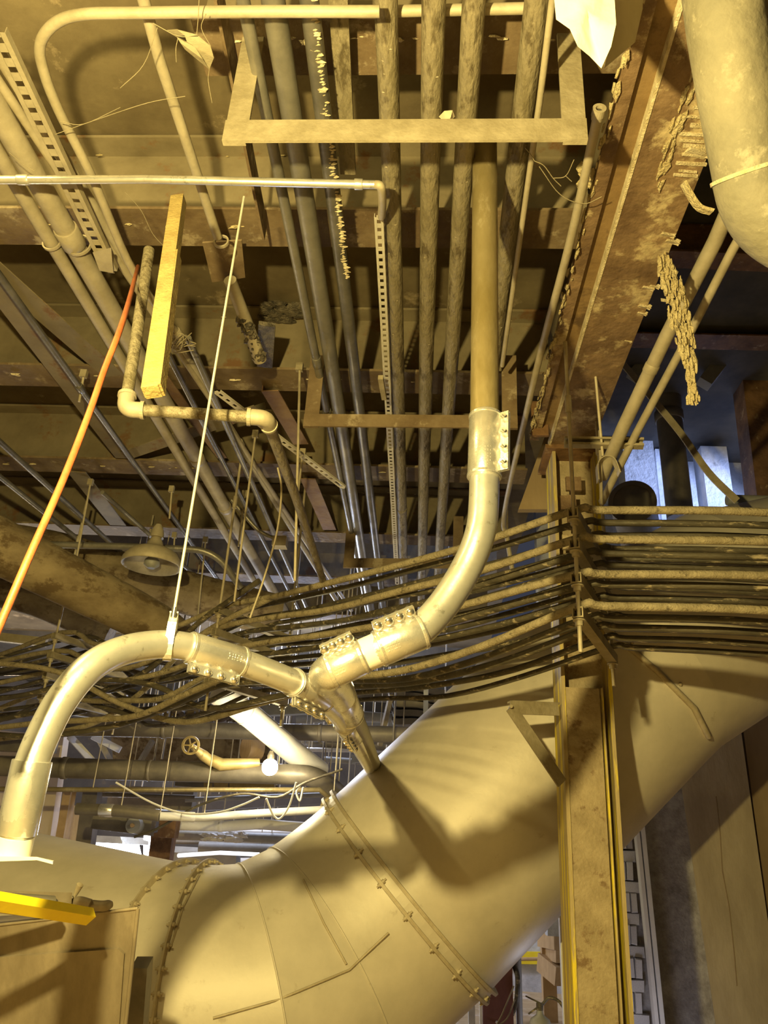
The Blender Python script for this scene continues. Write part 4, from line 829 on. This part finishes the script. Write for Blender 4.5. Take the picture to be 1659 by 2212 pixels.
pipe('junction_conduit', 'thin conduit to the small box near the far trapeze', fillet([W(500, 1080, 6.8), W(560, 1150, 6.8), W(605, 1168, 6.8)], .2), .018, 'pipe', cat='conduit')
build(MB().box(W(605, 1172, 6.8), V((.06, 0, 0)), V((0, .05, 0)), V((0, 0, .045))), 'junction_box', 'pipe_t', None, 'small pale junction box at a conduit end', 'box')
build(MB().bar(W(-30, 1373, 7.6), W(100, 1388, 7.6), .06, .08), 'short_strut', 'strut', None, 'short strut bar at the left edge below the insulated pipes', 'strut')

# ------------------------------------------------------------------ cluttered background bay
GB = 'pipes in the far bay'
def far_hang(o, P, ts):
    for t in ts:
        c = P[0].lerp(P[-1], t) if len(P) == 2 else P[min(int(t*len(P)), len(P)-1)]
        build(MB().tube([c, V((c.x, c.y, 5.06 if c.y < 13.4 else 4.9))], .006, 6), 'hanger', 'rod', o)
def bp_(label, pts, r, mt='bpipe', **kw):
    P = [W(*p) for p in pts]; o = pipe('far_pipe', label, P, r, mt, group=GB, **kw); far_hang(o, P, (.4, .8)); return o
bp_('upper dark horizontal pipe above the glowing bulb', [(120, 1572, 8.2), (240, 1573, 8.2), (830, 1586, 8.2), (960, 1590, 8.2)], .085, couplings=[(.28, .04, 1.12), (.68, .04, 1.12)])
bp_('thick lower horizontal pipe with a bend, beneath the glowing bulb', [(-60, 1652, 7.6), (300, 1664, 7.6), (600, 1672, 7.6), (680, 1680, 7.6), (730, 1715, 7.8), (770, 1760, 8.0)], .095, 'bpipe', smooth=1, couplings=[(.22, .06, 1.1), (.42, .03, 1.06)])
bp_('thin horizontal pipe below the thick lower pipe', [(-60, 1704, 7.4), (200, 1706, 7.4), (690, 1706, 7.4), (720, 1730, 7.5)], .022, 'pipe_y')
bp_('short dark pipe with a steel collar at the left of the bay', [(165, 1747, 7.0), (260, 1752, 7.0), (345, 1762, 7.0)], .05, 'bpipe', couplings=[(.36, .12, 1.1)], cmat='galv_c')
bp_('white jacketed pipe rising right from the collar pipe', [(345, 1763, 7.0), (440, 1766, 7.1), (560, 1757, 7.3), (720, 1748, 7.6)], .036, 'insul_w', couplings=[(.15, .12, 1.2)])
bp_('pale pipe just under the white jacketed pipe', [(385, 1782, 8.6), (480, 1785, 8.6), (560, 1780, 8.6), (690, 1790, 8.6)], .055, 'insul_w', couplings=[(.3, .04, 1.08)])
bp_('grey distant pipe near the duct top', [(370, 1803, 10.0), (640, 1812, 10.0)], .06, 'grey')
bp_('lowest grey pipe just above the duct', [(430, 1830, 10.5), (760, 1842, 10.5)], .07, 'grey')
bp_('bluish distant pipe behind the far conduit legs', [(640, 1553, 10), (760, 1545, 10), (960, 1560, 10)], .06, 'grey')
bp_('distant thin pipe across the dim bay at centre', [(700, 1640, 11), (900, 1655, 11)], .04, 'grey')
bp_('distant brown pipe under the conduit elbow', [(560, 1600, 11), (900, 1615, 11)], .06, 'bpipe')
pipe('jacketed_pipe', 'silvery jacketed pipe slanting down to the glowing bulb', [W(470, 1495, 7.3), W(545, 1550, 7.5), W(640, 1630, 7.8), W(690, 1668, 8.0)], .115, 'insul_w', 24, couplings=[(.25, .02, 1.04)])
lb = thing('work_lamp', 'glowing bare work bulb in the far bay', 'lamp', W(583, 1655, 7.2))
build(MB().lump(W(583, 1657, 7.2), .075, 0, 16, 10), 'bulb', 'bulb', lb); build(MB().lathe(W(583, 1657, 7.2)+V((0, 0, .04)), (0, 0, 1), [(0, .03), (.06, .035), (.1, .02)], 12), 'socket', 'cable', lb)
vv = thing('gate_valve', 'brass gate valve with spoked handwheel left of the glowing bulb', 'valve', W(420, 1618, 7.4))
wc = W(412, 1610, 7.3); wn_ = (EYE-wc).normalized()*1+V((-.3, 0, 0)); wn_.normalize()
build(MB().ring(wc, wn_, .085, .065, .02, 28), 'handwheel', 'brass', vv)
a_ = wn_.cross(V((0, 0, 1))).normalized(); b2 = wn_.cross(a_)
for k in range(5):
    th = k*2*math.pi/5; d_ = a_*math.cos(th)+b2*math.sin(th); build(MB().bar(wc, wc+d_*.07, .012, .01, wn_), 'spoke', 'brass', vv)
build(MB().tube([wc, W(440, 1632, 7.45), W(460, 1648, 7.5)], [.02, .05, .045], 14), 'bonnet', 'brass', vv)
build(MB().tube([W(455, 1640, 7.5), W(478, 1652, 7.5), W(560, 1648, 7.6)], [.05, .06, .045], 14), 'valve_body', 'brass', vv)
# left wall panel and posts
pq = [W(-200, 1560, 9.0), W(138, 1590, 9.0), *[V((q.x, q.y, 0)) for q in (W(125, 1850, 9.0), W(-200, 1850, 9.0))]]
build(MB().hexa(pq, [p+V((0, .15, 0)) for p in pq]), 'peach_panel', 'wallpan', None, 'peach lit wall panel behind the arched conduit at left', 'panel')
pq = [W(138, 1700, 8.8), W(155, 1700, 8.8), *[V((q.x, q.y, 0)) for q in (W(140, 1850, 8.8), W(124, 1850, 8.8))]]
build(MB().hexa(pq, [p+V((0, .15, 0)) for p in pq]), 'steel_post', 'wood', None, 'tan steel post at the edge of the peach panel', 'post')
pq = [W(180, 1700, 8.8), W(212, 1700, 8.8), *[V((q.x, q.y, 0)) for q in (W(205, 1870, 8.8), W(172, 1870, 8.8))]]
build(MB().hexa(pq, [p+V((0, .15, 0)) for p in pq]), 'steel_post', 'bpipe', None, 'dark steel post left of the bright doorway', 'post')
pq = [W(155, 1740, 9.2), W(190, 1740, 9.2), W(182, 1850, 9.2), W(146, 1850, 9.2)]
build(MB().hexa(pq, [p+V((0, .1, 0)) for p in pq]), 'grey_sheet', 'conc', None, 'grey wall sheet between the tan and dark posts', 'panel')
# bright opening
dw = struct(MB().hexa([W(208, 1815, 15), W(300, 1822, 15), W(318, 1900, 15), W(200, 1900, 15)], [W(208, 1815, 15.1), W(300, 1822, 15.1), W(318, 1900, 15.1), W(200, 1900, 15.1)]), 'door_1', 'glow')
struct(MB().bar(W(318, 1800, 14.8), W(316, 1900, 14.8), .1, .1), 'trim_10', 'white'); struct(MB().bar(W(204, 1812, 14.8), W(322, 1818, 14.8), .12, .12), 'trim_11', 'grey')
# machinery masses
mc = thing('winch_unit', 'dark winch with round drum below the collar pipe', 'machine', W(290, 1790, 8.0))
build(MB().bar(W(205, 1775, 8.1), W(330, 1790, 8.1), .2, .14), 'housing', 'bpipe', mc); c0 = W(287, 1783, 7.9)
build(MB().tube([c0, c0+V((0, .15, 0))], .075, 20), 'drum', 'grey', mc); build(MB().tube([c0-V((0, .03, 0)), c0+V((0, .15, 0))], .02, 10), 'axle', 'wood', mc)
build(MB().box(W(365, 1790, 8.3), V((.09, 0, 0)), V((0, .08, 0)), V((0, 0, .09))), 'rusty_block', 'rust', None, 'small rusty block right of the winch drum', 'block')
build(MB().box(W(340, 1823, 9.6), V((.05, 0, 0)), V((0, .02, 0)), V((0, 0, .12))), 'exit_sign', 'red', None, 'small red sign beside the bright doorway', 'sign')
build(MB().bar(W(355, 1800, 9.4), V((W(352, 1865, 9.4).x, W(352, 1865, 9.4).y, 0)), .25, .2), 'steel_post', 'rust', None, 'rusty post carrying the red sign', 'post')
build(MB().bar(W(440, 1838, 11), W(440, 1885, 11), 1.0, .2), 'pale_cabinet', 'grey', None, 'pale blue-grey cabinet just above the duct', 'cabinet')
build(MB().tube([W(385, 1848, 8.0), W(475, 1842, 8.4), W(560, 1846, 8.4)], .02, 8), 'light_strip', 'tube_glow', None, 'thin lit strip above the bolted duct flanges', 'lamp')
m = MB()
for k in range(40): m.lump(W(random.uniform(440, 530), 1808+random.uniform(-9, 9), 9.2+random.uniform(-.1, .1)), random.uniform(.02, .05), .4, 6, 4, (1.6, 1, .7))
build(m, 'insulation_wad', 'insul_w', None, 'ragged pale wad of insulation above the cabinet', 'insulation', None, 'stuff')
# yellow lit boards
for i, (x0, x1) in enumerate([(440, 458), (462, 492), (496, 592)]):
    q = [W(x0, 1690, 8.4), W(x1, 1692, 8.4), W(x1, 1703, 8.4), W(x0, 1701, 8.4)]
    build(MB().hexa(q, [p+V((0, .1, 0)) for p in q]), 'yellow_board', 'yel', None, ['short', 'middle', 'long'][i]+' yellow board segment under the thick lower pipe', 'board')
# grating of curved trays at centre
tr = thing('tray_stack', 'stack of curved tray edges beyond the cables at centre', 'trays', W(900, 1530, 9.5))
for k in range(5):
    P = crom([W(848, 1478+k*19, 9.5), W(856, 1488+k*19, 9.5), W(900, 1492+k*18, 9.5), W(960, 1504+k*17, 9.5), W(1040, 1510+k*17, 9.5)], 4)
    mm = MB()
    for a, b in zip(P, P[1:]): mm.box((a+b)/2, (b-a)/2*1.05, V((0, .2, 0)), V((0, 0, .035)))
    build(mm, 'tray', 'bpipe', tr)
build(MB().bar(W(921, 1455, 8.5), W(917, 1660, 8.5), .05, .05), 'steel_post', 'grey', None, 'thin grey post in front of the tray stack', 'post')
# far walls, cross members, clutter beams
for i, (a, b, d, w, mt, l) in enumerate([
    ((60, 1520), (330, 1560), 8.6, .1, 'strut', 'pale slanting channel above the upper dark pipe'),
    ((380, 1545), (700, 1530), 9.6, .12, 'grey', 'dim cross channel above the jacketed pipe'),
    ((0, 1610), (120, 1614), 8.4, .12, 'bpipe', 'dark channel stub at the left edge'),
    ((150, 1590), (205, 1650), 8.8, .07, 'insul_w', 'pale short diagonal brace left of the valve'),
    ((200, 1590), (260, 1620), 8.8, .07, 'insul_w', 'second pale diagonal brace left of the valve'),
    ((600, 1705), (380, 1690), 9.0, .08, 'bpipe', 'dark flat member under the boards'),
    ((240, 1720), (420, 1730), 9.8, .25, 'bpipe', 'wide dark far member behind the hanging wires'),
    ((440, 1735), (700, 1720), 11.0, .2, 'hallwall', 'grey far member behind the hanging wires'),
    ((620, 1500), (900, 1510), 10.2, .1, 'bpipe', 'dim member right of the middle rack foot'),
    ((760, 1570), (960, 1572), 10.6, .1, 'grey', 'grey member behind the tray stack'),
    ((760, 1640), (880, 1630), 10.6, .1, 'grey', 'short grey member by the duct silhouette')]):
    build(MB().bar(W(*a, d), W(*b, d), w, w), 'cross_member', mt, None, l, 'beam')
pq = [W(240, 1592, 9.4), W(580, 1598, 9.4), W(580, 1660, 9.4), W(245, 1650, 9.4)]
build(MB().hexa(pq, [p+V((0, .1, 0)) for p in pq]), 'sooty_panel', 'insul', None, 'sooty brown panel behind the brass valve', 'panel')
# block of machinery behind the bulb
build(MB().tube([W(530, 1615, 8.8), W(560, 1618, 8.9)], .13, 18), 'motor_drum', 'wood', None, 'round tan motor housing left of the glowing bulb', 'machine')
# vertical thin rods in the background
xs = [(455, 1560, 1650, 'left of'), (512, 1600, 1660, 'over'), (620, 1500, 1650, 'right of'), (645, 1690, 1750, 'under'), (660, 1540, 1700, 'right of'), (690, 1600, 1720, 'right of'), (710, 1560, 1710, 'right of'), (752, 1605, 1700, 'right of'), (765, 1600, 1705, 'right of'),
      (800, 1480, 1640, 'by'), (835, 1440, 1620, 'by'), (850, 1460, 1600, 'by'), (870, 1500, 1610, 'by'), (300, 1700, 1740, 'by'), (330, 1600, 1660, 'by'), (435, 1690, 1775, 'by'), (385, 1600, 1660, 'by'), (350, 1590, 1640, 'by'), (320, 1490, 1590, 'by'), (615, 1600, 1660, 'by')]
ORD = 'first second third fourth fifth sixth seventh eighth ninth tenth eleventh twelfth thirteenth fourteenth fifteenth sixteenth seventeenth eighteenth nineteenth twentieth'.split()
for i, (x, y0, y1, w) in enumerate(xs):
    d = 7.9+(i*37 % 11)*.28
    build(MB().tube([V((W(x, y1, d).x, W(x, y1, d).y, 5.06 if W(x, y1, d).y < 13.4 else 4.9)), W(x, y1, d)], .006+.002*(i % 3), 6), 'thin_hanger_rod', ['rod', 'insul_w', 'bpipe'][i % 3], None, '%s from left of the thin vertical hanger rods in the far bay' % ORD[sorted(q[0] for q in xs).index(x)], 'rod', 'thin hanger rods in the far bay')
for i, (L, l) in enumerate([([(250, 1690), (330, 1735), (400, 1757), (470, 1755), (520, 1740), (560, 1722)], 'pale wire swooping under the thick lower pipe'), ([(290, 1808), (340, 1790), (430, 1740), (520, 1715), (600, 1722), (660, 1690), (740, 1662)], 'dark thin wire sagging across the bay'),
     ([(640, 1690), (625, 1740), (605, 1768), (590, 1760), (575, 1725)], 'white looped wire under the bulb'), ([(655, 1700), (648, 1730), (640, 1710), (650, 1695)], 'small white wire loop right of the bulb')]):
    build(MB().tube(crom([W(x, y, 6.8+.3*(i % 2)) for x, y in L], 5), .009 if i != 1 else .012, 6), 'hanging_wire', 'insul_w' if i != 1 else 'cable', None, l, 'wire')

FL = [((90, 1510), (420, 1506), 9.4, .03), ((330, 1536), (640, 1528), 10.2, .035), ((240, 1612), (420, 1606), 10.0, .025), ((600, 1618), (840, 1622), 10.8, .03), ((215, 1716), (420, 1722), 9.0, .025), ((400, 1728), (720, 1716), 9.6, .03),
      ((240, 1742), (380, 1740), 10.4, .04), ((380, 1793), (650, 1799), 11.2, .03), ((330, 1818), (620, 1822), 11.6, .03), ((650, 1560), (860, 1556), 11.5, .04), ((700, 1600), (860, 1606), 9.4, .02), ((430, 1862), (640, 1858), 12.0, .05)]
OW = 'highest second-highest third-highest fourth-highest fifth-highest sixth-highest seventh-highest eighth-highest ninth-highest tenth-highest eleventh-highest lowest'.split()
order = sorted(range(12), key=lambda i: FL[i][0][1])
for n_, i in enumerate(order):
    a, b, d, r = FL[i]; o = pipe('thin_far_pipe', OW[n_]+' of the thin straight pipes deep in the far bay', [W(*a, d), W(*b, d+.3)], r, ['bpipe', 'grey', 'pipe', 'insul_w'][i % 4], 10, group='thin pipes deep in the far bay'); far_hang(o, [W(*a, d), W(*b, d+.3)], (.3, .75))
VL = [((215, 1600), (262, 1690)), ((330, 1600), (300, 1650)), ((545, 1590), (548, 1640)), ((270, 1500), (268, 1592)), ((395, 1500), (392, 1575)), ((540, 1480), (538, 1500)), ((820, 1610), (845, 1500))]
for i, (a, b) in enumerate(VL):
    build(MB().bar(W(*a, 8.9), W(*b, 8.9), .05, .05), 'steel_stub', ['strut', 'bpipe', 'grey'][i % 3], None, '%s of the short steel stubs hanging in the far bay, counted from the left' % ORD[sorted(q[0][0] for q in VL).index(a[0])], 'stub', 'short steel stubs in the far bay')
m = MB()
for k in range(90):
    x = random.uniform(360, 560); m.box(W(x, 1548+random.uniform(-22, 18), 9.0+random.uniform(-.3, .3)), V((random.uniform(.01, .07), 0, random.uniform(-.03, .03))), V((0, random.uniform(.01, .05), 0)), V((0, 0, random.uniform(.01, .05))))
build(m, 'fitting_cluster', 'insul', None, 'jumble of small fittings above the upper dark pipe', 'fittings', None, 'stuff')
bpy.context.view_layer.update()
